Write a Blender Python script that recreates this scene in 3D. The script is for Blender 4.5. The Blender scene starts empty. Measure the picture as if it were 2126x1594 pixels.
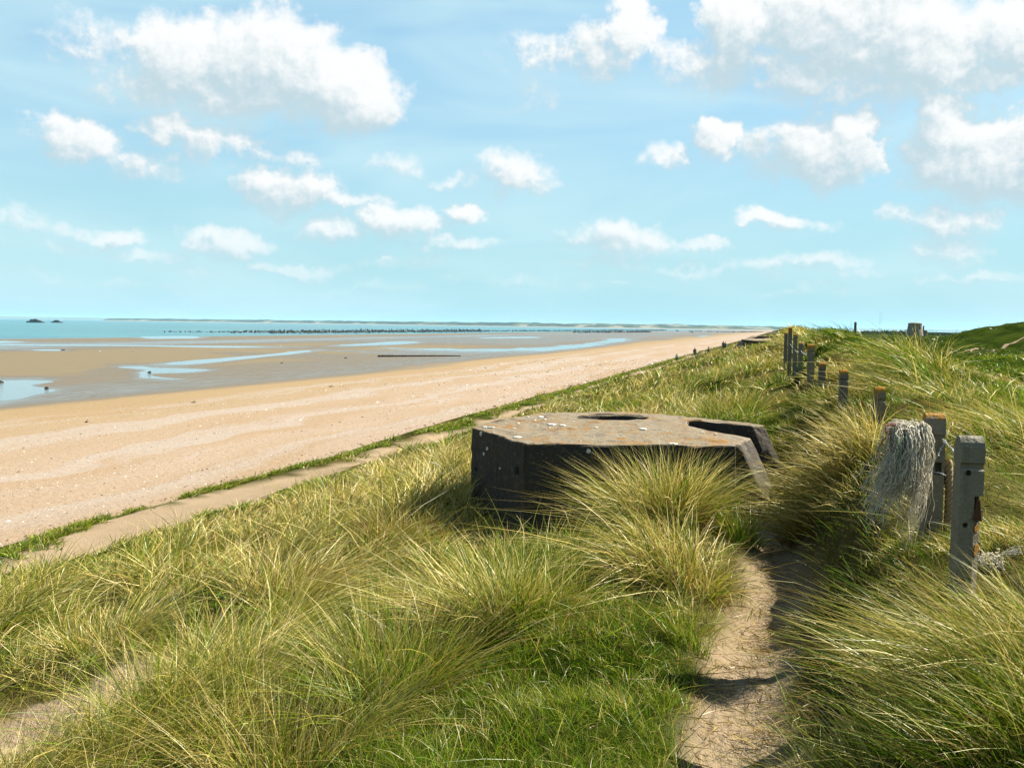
import bpy, bmesh, math, random
import numpy as np
from mathutils import Matrix, Vector

random.seed(7)
rng = np.random.default_rng(11)
R = math.radians
sc = bpy.context.scene
COL = sc.collection

# ------------------------------------------------------------------ camera
EYE = Vector((0.0, 0.0, 1.65))
FPX, CU, CV = 2130.0, 1063.0, 797.0          # focal length and centre, in the photograph's pixels
cam_d = bpy.data.cameras.new('camera')
cam = bpy.data.objects.new('camera', cam_d)
COL.objects.link(cam)
cam_d.sensor_width = 36.0
cam_d.lens = FPX / 2126.0 * 36.0
cam_d.clip_start = 0.05
cam_d.clip_end = 60000.0
CAM_ROT = Matrix.Rotation(R(90 - 3.25), 3, 'X') @ Matrix.Rotation(R(0.8), 3, 'Z')
cam.matrix_world = Matrix.Translation(EYE) @ CAM_ROT.to_4x4()
sc.camera = cam

# ------------------------------------------------------------------ sun, exposure, render settings
SUN_AZ, SUN_EL = 72.0, 43.0                  # degrees to the right of the view, above the horizon
sd = Vector((math.sin(R(SUN_AZ)) * math.cos(R(SUN_EL)), math.cos(R(SUN_AZ)) * math.cos(R(SUN_EL)), math.sin(R(SUN_EL))))
sun_d = bpy.data.lights.new('sun', 'SUN')
sun_d.energy = 5.0
sun_d.angle = R(0.53)
sun_d.color = (1.0, 0.945, 0.85)
sun = bpy.data.objects.new('sun', sun_d)
COL.objects.link(sun)
sun.rotation_euler = sd.to_track_quat('Z', 'Y').to_euler()

sc.view_settings.view_transform = 'Standard'
sc.view_settings.look = 'None'
sc.view_settings.exposure = 1.65
sc.view_settings.gamma = 1.0
sc.view_settings.use_curve_mapping = False
sc.render.engine = 'CYCLES'
cy = sc.cycles
cy.max_bounces = 6
cy.diffuse_bounces = 2
cy.glossy_bounces = 3
cy.transmission_bounces = 4
cy.transparent_max_bounces = 4
cy.volume_bounces = 0
cy.caustics_reflective = False
cy.caustics_refractive = False
cy.sample_clamp_indirect = 4.0
cy.use_denoising = True
cy.denoiser = 'OPENIMAGEDENOISE'
cy.denoising_input_passes = 'RGB_ALBEDO_NORMAL'


def ray(u, v):
    return (CAM_ROT @ Vector(((u - CU) / FPX, -(v - CV) / FPX, -1.0))).normalized()


def at(u, v, y):                              # the point a distance y ahead, seen at that place of the photograph
    d = ray(u, v)
    return EYE + d * (y / d.y)


def on_level(u, v, z):
    d = ray(u, v)
    return EYE + d * ((z - EYE.z) / d.z)


# ------------------------------------------------------------------ node helpers
class NT:
    def __init__(self, tree):
        self.t = tree
        self.n = tree.nodes
        self.l = tree.links

    def node(self, typ, **kw):
        n = self.n.new(typ)
        for k, v in kw.items():
            setattr(n, k, v)
        return n

    def put(self, sock, val):
        if val is None:
            return
        if isinstance(val, bpy.types.NodeSocket):
            self.l.new(val, sock)
        else:
            if isinstance(val, (tuple, list)) and sock.type == 'RGBA' and len(val) == 3:
                val = (*val, 1.0)
            sock.default_value = val

    def m(self, op, a, b=None, c=None, clamp=False):
        n = self.node('ShaderNodeMath', operation=op, use_clamp=clamp)
        for i, v in enumerate((a, b, c)):
            self.put(n.inputs[i], v)
        return n.outputs[0]

    def vm(self, op, a, b=None, c=None):
        n = self.node('ShaderNodeVectorMath', operation=op)
        self.put(n.inputs[0], a)
        if b is not None:
            self.put(n.inputs[3 if op == 'SCALE' else 1], b)
        if c is not None:
            self.put(n.inputs[2], c)
        return n.outputs[1] if op in ('LENGTH', 'DOT_PRODUCT', 'DISTANCE') else n.outputs[0]

    def mix(self, f, a, b, blend='MIX'):
        n = self.node('ShaderNodeMix', data_type='RGBA', blend_type=blend)
        self.put(n.inputs['Factor'], f)
        self.put(n.inputs[6], a)
        self.put(n.inputs[7], b)
        return n.outputs[2]

    def noise(self, vec, scale, detail=4.0, rough=0.55, dist=0.0, color=False):
        n = self.node('ShaderNodeTexNoise')
        self.put(n.inputs['Vector'], vec)
        self.put(n.inputs['Scale'], scale)
        n.inputs['Detail'].default_value = detail
        n.inputs['Roughness'].default_value = rough
        n.inputs['Distortion'].default_value = dist
        return n.outputs[1] if color else n.outputs[0]

    def ramp(self, f, lo, hi, a=0.0, b=1.0, smooth=True):
        n = self.node('ShaderNodeMapRange', clamp=True, interpolation_type='SMOOTHSTEP' if smooth else 'LINEAR')
        self.put(n.inputs[0], f)
        for i, v in enumerate((lo, hi, a, b)):
            self.put(n.inputs[i + 1], v)
        return n.outputs[0]

    def sep(self, vec):
        n = self.node('ShaderNodeSeparateXYZ')
        self.put(n.inputs[0], vec)
        return n.outputs

    def comb(self, x=0.0, y=0.0, z=0.0):
        n = self.node('ShaderNodeCombineXYZ')
        for i, v in enumerate((x, y, z)):
            self.put(n.inputs[i], v)
        return n.outputs[0]


def new_mat(name):
    mt = bpy.data.materials.new(name)
    mt.use_nodes = True
    t = NT(mt.node_tree)
    bsdf = mt.node_tree.nodes['Principled BSDF']
    return mt, t, bsdf


# ------------------------------------------------------------------ world: sky with cumulus
world = bpy.data.worlds.new('World')
sc.world = world
world.use_nodes = True
W = NT(world.node_tree)
for n in list(W.n):
    W.n.remove(n)

SKY_STRENGTH = 0.05
sky = W.node('ShaderNodeTexSky', sky_type='NISHITA')
sky.sun_disc = False
sky.sun_elevation = R(SUN_EL)
sky.sun_rotation = R(SUN_AZ)
sky.altitude = 0
sky.air_density = 1.0
sky.dust_density = 0.6
sky.ozone_density = 2.2

# the cumulus in view: place in the photograph, half width, half height, weight, opacity
CLOUDS = [
    (400, 110, 120, 70, 1.1), (350, 165, 150, 50, 0.75), (560, 120, 120, 85, 1.15), (610, 170, 150, 65, 1.1), (720, 180, 105, 62, 1.15), (490, 180, 160, 45, 0.9), (250, 110, 120, 50, 0.42), (285, 185, 90, 28, 0.55),
    (150, 285, 78, 44, 0.85), (300, 320, 100, 38, 0.5), (345, 243, 75, 30, 0.8), (430, 278, 75, 42, 0.75), (580, 305, 100, 26, 0.42),
    (600, 382, 110, 46, 1.05), (640, 372, 50, 40, 0.9), (715, 415, 90, 26, 0.7), (820, 340, 50, 24, 0.36),
    (1065, 362, 75, 36, 0.8), (955, 377, 60, 16, 0.42), (957, 440, 45, 22, 0.85),
    (830, 465, 80, 30, 1.0), (700, 480, 70, 30, 0.85), (930, 508, 90, 17, 0.62),
    (470, 500, 85, 28, 1.0), (230, 488, 55, 19, 0.8), (320, 528, 75, 14, 0.7), (85, 477, 45, 18, 0.5), (150, 525, 50, 11, 0.45),
    (600, 552, 100, 14, 0.62), (860, 540, 120, 13, 0.45), (470, 560, 120, 11, 0.35),
    (1280, 495, 100, 38, 1.05), (1260, 545, 90, 15, 0.62), (1450, 512, 55, 15, 0.65),
    (1310, 60, 48, 60, 0.8), (1250, 100, 75, 52, 0.75), (1180, 130, 110, 36, 0.42), (1120, 195, 55, 20, 0.32),
    (1540, 50, 85, 80, 1.2), (1480, 120, 120, 55, 0.75), (1560, 130, 60, 40, 0.7), (1740, 40, 150, 90, 1.1), (1890, 100, 125, 85, 1.15), (1700, 140, 120, 60, 0.85), (1800, 175, 140, 42, 0.75),
    (2100, 90, 80, 55, 1.0), (2060, 165, 85, 32, 0.8),
    (1485, 290, 50, 52, 1.0), (1690, 295, 110, 62, 1.1), (1770, 285, 62, 60, 1.05), (1650, 345, 120, 30, 0.75), (1380, 325, 45, 24, 0.42), (1580, 310, 70, 34, 0.7),
    (1950, 255, 65, 78, 1.15), (2050, 310, 130, 78, 1.2), (2170, 300, 110, 80, 1.1), (1920, 340, 60, 36, 0.7),
    (1570, 458, 48, 18, 0.8), (1640, 465, 60, 16, 0.65), (1985, 448, 85, 30, 0.9), (1960, 508, 70, 28, 0.8), (1880, 435, 45, 22, 0.55),
    (1710, 545, 90, 18, 0.75), (1590, 555, 55, 14, 0.6), (1450, 560, 90, 14, 0.5), (2080, 562, 75, 13, 0.62), (1990, 572, 70, 11, 0.5), (1780, 570, 70, 11, 0.45),
    (1100, 580, 160, 10, 0.35), (1360, 592, 160, 8, 0.35), (760, 590, 170, 9, 0.35), (300, 585, 160, 9, 0.3), (1700, 602, 150, 8, 0.3),
]


def cloud_blobs(t, X, Y):
    """the highest of all the cloud mounds at (X, Y), three mounds to a vector node"""
    cur = None
    X3, Y3 = t.comb(X, X, X), t.comb(Y, Y, Y)
    for k in range(0, len(CLOUDS), 3):
        grp = (CLOUDS[k:k + 3] * 3)[:3]
        ia, ca, ie, ce, ww = [], [], [], [], []
        for (u, v, hw, hh, w) in grp:
            d = ray(u, v + hh * 0.2)
            a0, e0 = math.atan2(d.x, d.y), math.asin(d.z)
            qa, qe = FPX / (hw * 1.32), FPX / (hh * (1.42 if v < 330 else 1.4))
            ia.append(qa), ca.append(-a0 * qa), ie.append(qe), ce.append(-e0 * qe), ww.append(w if v < 330 else 0.9 * w)
        dx = t.vm('MULTIPLY_ADD', X3, tuple(ia), tuple(ca))
        dy = t.vm('MULTIPLY_ADD', Y3, tuple(ie), tuple(ce))
        r2 = t.vm('MULTIPLY_ADD', dy, dy, t.vm('MULTIPLY', dx, dx))
        val = t.vm('MULTIPLY_ADD', r2, tuple(-w for w in ww), tuple(ww))
        cur = val if cur is None else t.vm('MAXIMUM', cur, val)
    a, b, c = t.sep(cur)
    return t.m('MAXIMUM', t.m('MAXIMUM', a, b), c)


tc = W.node('ShaderNodeTexCoord')
gx, gy, gz = W.sep(tc.outputs['Generated'])
az = W.m('ARCTAN2', gx, gy)
azm = W.m('SUBTRACT', W.m('PINGPONG', W.m('ADD', az, R(31.0)), R(62.0)), R(31.0))       # the same kind of sky goes on all round
el = W.m('ARCSINE', gz)
P0 = W.comb(az, el, 0.0)
low = W.ramp(el, 0.03, 0.26, 1.0, 0.0, smooth=False)
warp = W.vm('SUBTRACT', W.noise(P0, 15.0, 5.0, 0.62, 0.0, color=True), (0.5, 0.5, 0.5))
warp = W.vm('SCALE', warp, W.m('MULTIPLY_ADD', low, -0.035, 0.105))
wx, wy, _ = W.sep(warp)
QX, QY = W.m('ADD', azm, wx), W.m('MULTIPLY_ADD', wy, 0.75, el)
B0 = cloud_blobs(W, QX, QY)
B1 = cloud_blobs(W, W.m('ADD', QX, 0.011), W.m('MULTIPLY_ADD', low, -0.010, W.m('ADD', QY, 0.020)))
NS = 34.0
N0 = W.noise(P0, NS, 6.0, 0.66)
N1 = W.noise(W.vm('ADD', P0, (0.0045, 0.0075, 0.0)), NS, 5.0, 0.66)
V0 = W.m('MULTIPLY_ADD', W.m('SUBTRACT', N0, 0.5), W.m('MULTIPLY_ADD', low, 0.65, 1.15), B0)
slope = W.m('MULTIPLY_ADD', W.m('SUBTRACT', N0, N1), 1.5, W.m('MULTIPLY', W.m('SUBTRACT', B0, B1), 1.0))
lit = W.ramp(slope, -0.34, 0.66)
alpha = W.ramp(W.m('MULTIPLY_ADD', W.m('SUBTRACT', lit, 0.42), W.m('MULTIPLY_ADD', low, -0.30, 0.40), V0), -0.02, W.m('MULTIPLY_ADD', low, 0.30, 0.68))       # crisp sunlit tops, soft bases
alpha = W.m('MULTIPLY', alpha, W.ramp(el, 0.0, 0.12, 0.28, 0.98))
c_cloud = W.mix(lit, (3.55, 4.5, 4.9), (6.4, 6.45, 6.4))
# the clear sky behind, milky with thin high cloud and with sea haze towards the horizon
veil_n = W.noise(W.vm('MULTIPLY', P0, (2.0, 8.0, 1.0)), 1.6, 3.0, 0.55, 0.5)
veil = W.m('MULTIPLY', W.ramp(el, 0.22, 0.0, 0.62, 0.95), W.ramp(el, 0.33, 1.0, 1.0, 0.10))     # clearer and deeper overhead
hazec = W.mix(W.ramp(el, 0.02, 0.28), (2.95, 5.0, 5.45), (2.85, 4.95, 6.15))
skyc = W.mix(veil, W.mix(1.0, sky.outputs[0], (0.83, 0.92, 0.95), 'MULTIPLY'), hazec)
thin = W.m('MULTIPLY', W.ramp(veil_n, 0.34, 0.70, 0.0, 0.62), W.ramp(el, 0.33, 0.8, 1.0, 0.0))
skyc = W.mix(thin, skyc, (4.1, 5.7, 6.1))
final = W.mix(alpha, skyc, c_cloud)
bg = W.node('ShaderNodeBackground')
W.put(bg.inputs['Color'], final)
bg.inputs['Strength'].default_value = SKY_STRENGTH
wo = W.node('ShaderNodeOutputWorld')
W.l.new(bg.outputs[0], wo.inputs[0])
world.cycles.sampling_method = 'MANUAL'
world.cycles.sample_map_resolution = 512


# ------------------------------------------------------------------ object helpers
def tag(o, label=None, category=None, group=None, kind=None):
    if label:
        o['label'] = label
    if category:
        o['category'] = category
    if group:
        o['group'] = group
    if kind:
        o['kind'] = kind
    return o


def link(name, me, mat=None, parent=None):
    o = bpy.data.objects.new(name, me)
    COL.objects.link(o)
    if mat is not None and not me.materials:
        me.materials.append(mat)
    if parent is not None:
        o.parent = parent
    return o


def empty(name, loc, rz=0.0):
    o = bpy.data.objects.new(name, None)
    o.empty_display_size = 0.1
    o.location = loc
    o.rotation_euler = (0, 0, rz)
    COL.objects.link(o)
    return o


def mesh_from_bm(name, bm, smooth=False):
    me = bpy.data.meshes.new(name)
    bmesh.ops.recalc_face_normals(bm, faces=bm.faces)
    bm.to_mesh(me)
    bm.free()
    if smooth:
        for p in me.polygons:
            p.use_smooth = True
    return me


def mesh_arrays(name, verts, faces, smooth=True):
    """verts (N,3) and faces a list of (M,k) index arrays, straight into a mesh"""
    me = bpy.data.meshes.new(name)
    verts = np.asarray(verts, np.float32)
    me.vertices.add(len(verts))
    me.vertices.foreach_set('co', verts.ravel())
    loops = np.concatenate([f.ravel() for f in faces]).astype(np.int32)
    tot = np.concatenate([np.full(len(f), f.shape[1], np.int32) for f in faces])
    start = np.concatenate([[0], np.cumsum(tot)[:-1]]).astype(np.int32)
    me.loops.add(len(loops))
    me.loops.foreach_set('vertex_index', loops)
    me.polygons.add(len(tot))
    me.polygons.foreach_set('loop_start', start)
    if smooth:
        me.polygons.foreach_set('use_smooth', np.ones(len(tot), bool))
    me.update(calc_edges=True)
    return me


def grid_faces(nu, nv):
    i = np.arange(nu - 1)[:, None] * nv + np.arange(nv - 1)[None, :]
    i = i.ravel()
    return np.stack([i, i + nv, i + nv + 1, i + 1], 1)


def add_attr(me, name, vals, typ='FLOAT'):
    a = me.attributes.new(name, typ, 'POINT')
    if typ == 'FLOAT':
        a.data.foreach_set('value', np.asarray(vals, np.float32).ravel())
    else:
        a.data.foreach_set('color', np.asarray(vals, np.float32).ravel())


def tubes(paths, radii, sides=5, taper=True):
    """many polylines (list of (n,3)) -> verts, faces of one set of tubes"""
    V, F, base = [], [], 0
    for k, p in enumerate(paths):
        p = np.asarray(p, float)
        n = len(p)
        r0 = radii[k] if hasattr(radii, '__len__') else radii
        tan = np.gradient(p, axis=0)
        tan /= np.linalg.norm(tan, axis=1)[:, None] + 1e-9
        ref = np.array([0.31, 0.17, 0.93]) if abs(tan[0][2]) < 0.9 else np.array([0.93, 0.3, 0.1])
        a = np.cross(tan, ref)
        a /= np.linalg.norm(a, axis=1)[:, None] + 1e-9
        b = np.cross(tan, a)
        ang = np.arange(sides) / sides * 2 * np.pi
        prof = np.linspace(1, 0.55, n) if taper else np.ones(n)
        ring = p[:, None, :] + (r0 * prof)[:, None, None] * (np.cos(ang)[None, :, None] * a[:, None, :] + np.sin(ang)[None, :, None] * b[:, None, :])
        V.append(ring.reshape(-1, 3))
        i = base + np.arange(n - 1)[:, None] * sides + np.arange(sides)[None, :]
        j = base + np.arange(n - 1)[:, None] * sides + (np.arange(sides)[None, :] + 1) % sides
        F.append(np.stack([i, j, j + sides, i + sides], 2).reshape(-1, 4))
        base += n * sides
    return np.concatenate(V), [np.concatenate(F)]


# ------------------------------------------------------------------ numpy noise
def _hash(ix, iy, seed):
    h = (ix.astype(np.int64) * 374761393 + iy.astype(np.int64) * 668265263 + seed * 982451653) & 0x7fffffff
    h = ((h ^ (h >> 13)) * 1274126177) & 0x7fffffff
    h = h ^ (h >> 16)
    return (h & 0xffff) / 65535.0


def vnoise(x, y, seed=0):
    ix, iy = np.floor(x), np.floor(y)
    fx, fy = x - ix, y - iy
    fx, fy = fx * fx * (3 - 2 * fx), fy * fy * (3 - 2 * fy)
    a, b = _hash(ix, iy, seed), _hash(ix + 1, iy, seed)
    c, d = _hash(ix, iy + 1, seed), _hash(ix + 1, iy + 1, seed)
    return (a + (b - a) * fx) * (1 - fy) + (c + (d - c) * fx) * fy - 0.5


def fbm(x, y, seed=0, octs=4):
    s, a = 0.0, 1.0
    for k in range(octs):
        s = s + a * vnoise(x * 2 ** k + 17.3 * k, y * 2 ** k - 9.1 * k, seed + k)
        a *= 0.5
    return s


def sstep(a, b, x):
    q = np.clip((x - a) / (b - a), 0, 1)
    return q * q * (3 - 2 * q)


# ------------------------------------------------------------------ the lie of the land
CS, SN = 0.9678, 0.2516                       # the shore runs 14.6 degrees to the right of the view


def to_ts(x, y):
    return x * CS - y * SN, x * SN + y * CS    # t: inland, s: along the shore


def to_xy(t, s):
    return t * CS + s * SN, -t * SN + s * CS


PT = np.array([-40, -26.5, -24.5, -22.8, -21.0, -19.3, -15, -10, -6, -4, -2.2, -0.9, -0.3, 0.25, 0.7, 1.1, 1.8, 3.0, 5.0, 8, 14, 30, 80, 200, 2000], float)
PZ = np.array([-6.9, -6.25, -5.93, -5.74, -5.68, -5.45, -3.85, -2.45, -1.30, -0.78, -0.34, -0.08, 0.0, 0.0, 0.36, 0.52, 0.50, 0.28, -0.08, -0.42, -0.62, -0.7, -0.8, -1.2, -1.6], float)


def path_center(s):
    return -0.04 + 0.10 * np.sin(s * 0.9 + 0.4) + 0.07 * np.clip((4.5 - s) / 2, 0, 1)


def strip_centre(s):
    z0 = s * 0
    return -21.3 + 1.5 * fbm(s * 0.055, z0, 5, 2) + 0.8 * fbm(s * 0.21, z0, 15, 3)


def sand_patches(x, y):
    """1 where the sand lies bare"""
    t, s = to_ts(x, y)
    wob = fbm(x * 2.1, y * 2.1, 31, 3)
    wid = np.interp(s, [-6, 2, 4.5, 6.2, 8, 11.5, 12.6], [0.17, 0.17, 0.20, 0.27, 0.24, 0.2, 0.0])
    path = sstep(0.07, -0.10, np.abs(t - path_center(s)) - wid - 0.16 * wob) * (s < 12.6)
    strip = sstep(0.35, -0.35, np.abs(t - strip_centre(s)) - 1.15 - 0.6 * sstep(60, 30, s) - 1.2 * fbm(s * 0.13, s * 0, 16, 2) - 0.9 * wob) * (s < 330)
    m = np.maximum(0.85 * path, strip)
    for (px, py, rx, ry, an) in BLOWOUTS:
        dx, dy = x - px, y - py
        ca, sa = math.cos(an), math.sin(an)
        q = np.hypot((dx * ca + dy * sa) / rx, (-dx * sa + dy * ca) / ry)
        m = np.maximum(m, sstep(1.12, 0.88, q + 0.5 * wob))
    return m


BLOWOUTS = []


def height(x, y):
    x = np.asarray(x, float)
    y = np.asarray(y, float)
    t, s = to_ts(x, y)
    dist = np.hypot(x, y)
    tw = t + 0.8 * fbm(s * 0.055, t * 0.05, 3, 3) * sstep(4, 20, np.abs(t)) * np.clip(s / 20, 0, 1)
    z = np.interp(tw, PT, PZ)
    # the crest climbs away from the camera
    rise = np.interp(s, [0, 5, 9.5, 14, 25, 60, 110, 200, 420, 900], [0, 0.02, 0.27, 0.42, 0.66, 1.0, 1.0, 0.95, 0.5, -0.2])
    z = z + rise * np.exp(-((t - 1.7) / np.where(t < 1.7, 1.9 + 0.004 * np.clip(s, 0, 400), 4.6 + 0.014 * np.clip(s, 0, 400))) ** 2)
    # the trodden hollow of the path, deepest beside the bunker
    dep = np.interp(s, [-4, 3, 5, 7, 10.5, 12.5, 15], [0, 0.02, 0.10, 0.28, 0.58, 0.35, 0.0])
    z = z - dep * np.exp(-((t - path_center(s)) / 0.62) ** 2)
    z = z - 0.08 * np.exp(-((t - path_center(s)) / 0.3) ** 2) * (s < 12)
    # ground before and beside the bunker
    z = z - 0.50 * np.exp(-(((x - 0.5) / 1.7) ** 2 + ((y - 11.2) / 1.25) ** 2) ** 2)
    # far hill on the right, more dunes behind it and down the coast
    for (hx, hy, amp, sx, sy) in ((67, 134, 3.2, 10.5, 13), (88, 140, 3.0, 18, 15), (120, 190, 2.8, 40, 24), (44, 74, 0.5, 10, 5), (30, 46, 0.35, 6, 4), (25, 34, 0.3, 4, 3)):
        z = z + amp * np.exp(-(((x - hx) / sx) ** 2 + ((y - hy) / sy) ** 2))
    veg = sstep(-23.5, -18, t)
    z = z + veg * (0.55 * fbm(x * 0.12, y * 0.12, 21, 3) * sstep(14, 45, dist) + 0.34 * fbm(x * 0.45, y * 0.45, 22, 3) * sstep(5, 14, dist)
                   + 0.27 * fbm(x * 1.0, y * 1.0, 23, 3) * sstep(0.25, 0.8, np.abs(t)) * sstep(1.5, 4, dist))
    sand = sand_patches(x, y)
    z = z + sand * (0.09 * fbm(x * 3.1, y * 3.1, 24, 3) + 0.05 * fbm(x * 8, y * 6, 25, 2)) - 0.05 * sand
    # the scarp edge of the toe strip
    z = z + 0.20 * np.exp(-((t - strip_centre(s) + 1.9 + 0.4 * fbm(s * 0.5, s * 0, 6, 2)) / 0.55) ** 2)
    return z


def hz(x, y):
    return float(height(np.array([x]), np.array([y]))[0])


def on_ground(u, v, y0=1.5, y1=400.0):
    d = ray(u, v)
    ys = np.concatenate([np.arange(y0, 30, 0.04), np.arange(30, y1, 0.3)])
    px, pz = d.x / d.y * ys, EYE.z + d.z / d.y * ys
    below = np.nonzero(height(px, ys) >= pz)[0]
    if not len(below):
        return None
    i = below[0]
    return Vector((px[i], ys[i], float(height(px[i:i + 1], ys[i:i + 1])[0])))


BLOWOUTS[:] = [(-3.25, 6.45, 0.62, 1.45, -0.42), (-5.2, 10.4, 1.2, 0.5, 0.2), (-3.9, 9.5, 0.45, 0.26, 0.1)]


def beach_z(t, s):
    z = np.interp(t, [-2000, -420, -355, -335, -300, -85, -70, -45, -30, -24, -19],
                  [-13, -8.6, -7.78, -7.66, -7.60, -7.58, -7.38, -6.75, -6.35, -6.0, -6.0])
    z = z + 0.05 * fbm(t * 0.35, s * 0.12, 42, 3) * sstep(-78, -55, t)
    return z


SEA_Z = -7.75


# ------------------------------------------------------------------ materials of the land
ALB = 0.54                                   # all weathered surfaces, against the exposure above


def set_base(t, b, col, k=1.0):
    t.put(b.inputs['Base Color'], t.mix(1.0, col, (ALB * k, ALB * k, ALB * k), 'MULTIPLY'))

def dune_material():
    mt, t, b = new_mat('dune_soil')
    geo = t.node('ShaderNodeNewGeometry')
    P = geo.outputs['Position']
    at_s = t.node('ShaderNodeAttribute', attribute_name='sand').outputs['Fac']
    at_g = t.node('ShaderNodeAttribute', attribute_name='green').outputs['Fac']
    n1 = t.noise(P, 1.3, 5, 0.6)
    n2 = t.noise(P, 14.0, 4, 0.6)
    n3 = t.noise(P, 90.0, 3, 0.6)
    sand = t.mix(n1, (0.41, 0.30, 0.18), (0.52, 0.395, 0.255))
    sand = t.mix(t.ramp(n3, 0.35, 0.75, 0.0, 0.3), sand, (0.30, 0.21, 0.13))
    litter = t.ramp(t.noise(P, 26.0, 3, 0.7), 0.60, 0.72, 0.0, 0.42)
    sand = t.mix(litter, sand, (0.16, 0.11, 0.05))
    patch = t.ramp(t.noise(P, 0.42, 5, 0.68), 0.38, 0.62)
    thatch = t.mix(t.m('MULTIPLY_ADD', patch, 0.6, t.m('MULTIPLY', n2, 0.4)), (0.05, 0.04, 0.014), (0.20, 0.155, 0.055))
    green = t.mix(t.m('MULTIPLY_ADD', patch, 0.7, t.m('MULTIPLY', n2, 0.3)), (0.014, 0.028, 0.003), (0.062, 0.095, 0.009))
    veg = t.mix(at_g, thatch, green)
    col = t.mix(at_s, veg, sand)
    set_base(t, b, col)
    b.inputs['Roughness'].default_value = 0.95
    b.inputs['Specular IOR Level'].default_value = 0.0
    bp = t.node('ShaderNodeBump')
    bp.inputs['Strength'].default_value = 0.7
    bp.inputs['Distance'].default_value = 0.07
    h = t.m('ADD', t.m('MULTIPLY', n2, 1.0), t.m('MULTIPLY', n3, 0.3))
    t.put(bp.inputs['Height'], h)
    t.put(b.inputs['Normal'], bp.outputs[0])
    return mt


def beach_material():
    mt, t, b = new_mat('beach_sand')
    geo = t.node('ShaderNodeNewGeometry')
    P = geo.outputs['Position']
    x, y, z = t.sep(P)
    tt = t.m('SUBTRACT', t.m('MULTIPLY', x, CS), t.m('MULTIPLY', y, SN))
    tt = t.m('MULTIPLY_ADD', t.m('SUBTRACT', t.noise(P, 0.028, 4, 0.6), 0.5), 17.0, tt)
    ss = t.m('ADD', t.m('MULTIPLY', x, SN), t.m('MULTIPLY', y, CS))
    wet = t.node('ShaderNodeAttribute', attribute_name='wet').outputs['Fac']
    along = t.comb(t.m('MULTIPLY', tt, 1.0), t.m('MULTIPLY', ss, 0.12), 0.0)       # drawn out along the shore
    nA = t.noise(along, 0.16, 4, 0.55, 0.4)
    nB = t.noise(along, 0.9, 5, 0.6, 0.5)
    nC = t.noise(P, 2.2, 5, 0.65)
    nD = t.noise(P, 9.0, 3, 0.7)
    # dry sand, pinkish by the dune, more orange down the beach, greyer on the flats
    warm = t.mix(t.ramp(t.m('ADD', tt, t.m('MULTIPLY', nA, 26.0)), -62.0, -22.0), (0.41, 0.285, 0.14), (0.47, 0.345, 0.23))
    warm = t.mix(t.ramp(nA, 0.42, 0.66, 0.0, 0.55), warm, (0.40, 0.26, 0.12))
    flats = t.mix(nB, (0.215, 0.172, 0.10), (0.285, 0.225, 0.128))
    dry = t.mix(t.ramp(tt, -105.0, -66.0), flats, warm)
    # bands of broken shell
    sh = t.ramp(t.m('ADD', t.m('MULTIPLY', t.m('SINE', t.m('ADD', t.m('MULTIPLY', tt, 0.55), t.m('MULTIPLY', nA, 9.0))), 0.5), nB), 0.55, 1.0)
    sh = t.m('MULTIPLY', sh, t.ramp(tt, -68.0, -58.0))
    sh = t.m('MULTIPLY', sh, t.ramp(tt, -26.0, -31.0))
    dry = t.mix(t.m('MULTIPLY', sh, 0.55), dry, (0.50, 0.43, 0.36))
    spk = t.m('MULTIPLY', t.ramp(nD, 0.60, 0.70), t.m('MULTIPLY_ADD', sh, 0.8, 0.12))
    dry = t.mix(spk, dry, (0.68, 0.62, 0.55))
    dark = t.m('MULTIPLY', t.ramp(nC, 0.66, 0.74), t.ramp(tt, -80.0, -50.0, 0.0, 0.7))
    dry = t.mix(dark, dry, (0.15, 0.10, 0.06))
    wetc = t.mix(nB, (0.14, 0.11, 0.07), (0.23, 0.18, 0.105))
    wn = t.m('ADD', wet, t.m('MULTIPLY', t.m('SUBTRACT', nB, 0.5), 0.55))
    wf = t.ramp(wn, 0.25, 0.75)
    set_base(t, b, t.mix(wf, dry, wetc))
    t.put(b.inputs['Roughness'], t.ramp(wn, 0.3, 1.0, 0.92, 0.20))
    t.put(b.inputs['Specular IOR Level'], t.ramp(wn, 0.3, 0.9, 0.15, 0.5))
    bp = t.node('ShaderNodeBump')
    bp.inputs['Strength'].default_value = 0.6
    bp.inputs['Distance'].default_value = 0.22
    t.put(bp.inputs['Height'], t.m('MULTIPLY', t.m('ADD', nC, t.m('MULTIPLY', nD, 0.25)), t.ramp(wn, 0.2, 0.6, 1.0, 0.10)))
    t.put(b.inputs['Normal'], bp.outputs[0])
    return mt


def water_material(name, deep, rough, wave, scale, far_pool=False):
    mt, t, b = new_mat(name)
    geo = t.node('ShaderNodeNewGeometry')
    P = geo.outputs['Position']
    big = t.noise(t.vm('MULTIPLY', P, (0.25, 1.0, 1.0)), 0.006, 3, 0.5)
    t.put(b.inputs['Base Color'], t.mix(t.ramp(big, 0.35, 0.65), deep[0], deep[1]))
    b.inputs['Roughness'].default_value = rough
    b.inputs['IOR'].default_value = 1.33
    bp = t.node('ShaderNodeBump')
    bp.inputs['Strength'].default_value = wave
    bp.inputs['Distance'].default_value = 0.3
    t.put(bp.inputs['Height'], t.noise(t.vm('MULTIPLY', P, (0.5, 1.0, 1.0)), scale, 4, 0.6))
    t.put(b.inputs['Normal'], bp.outputs[0])
    return mt


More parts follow.
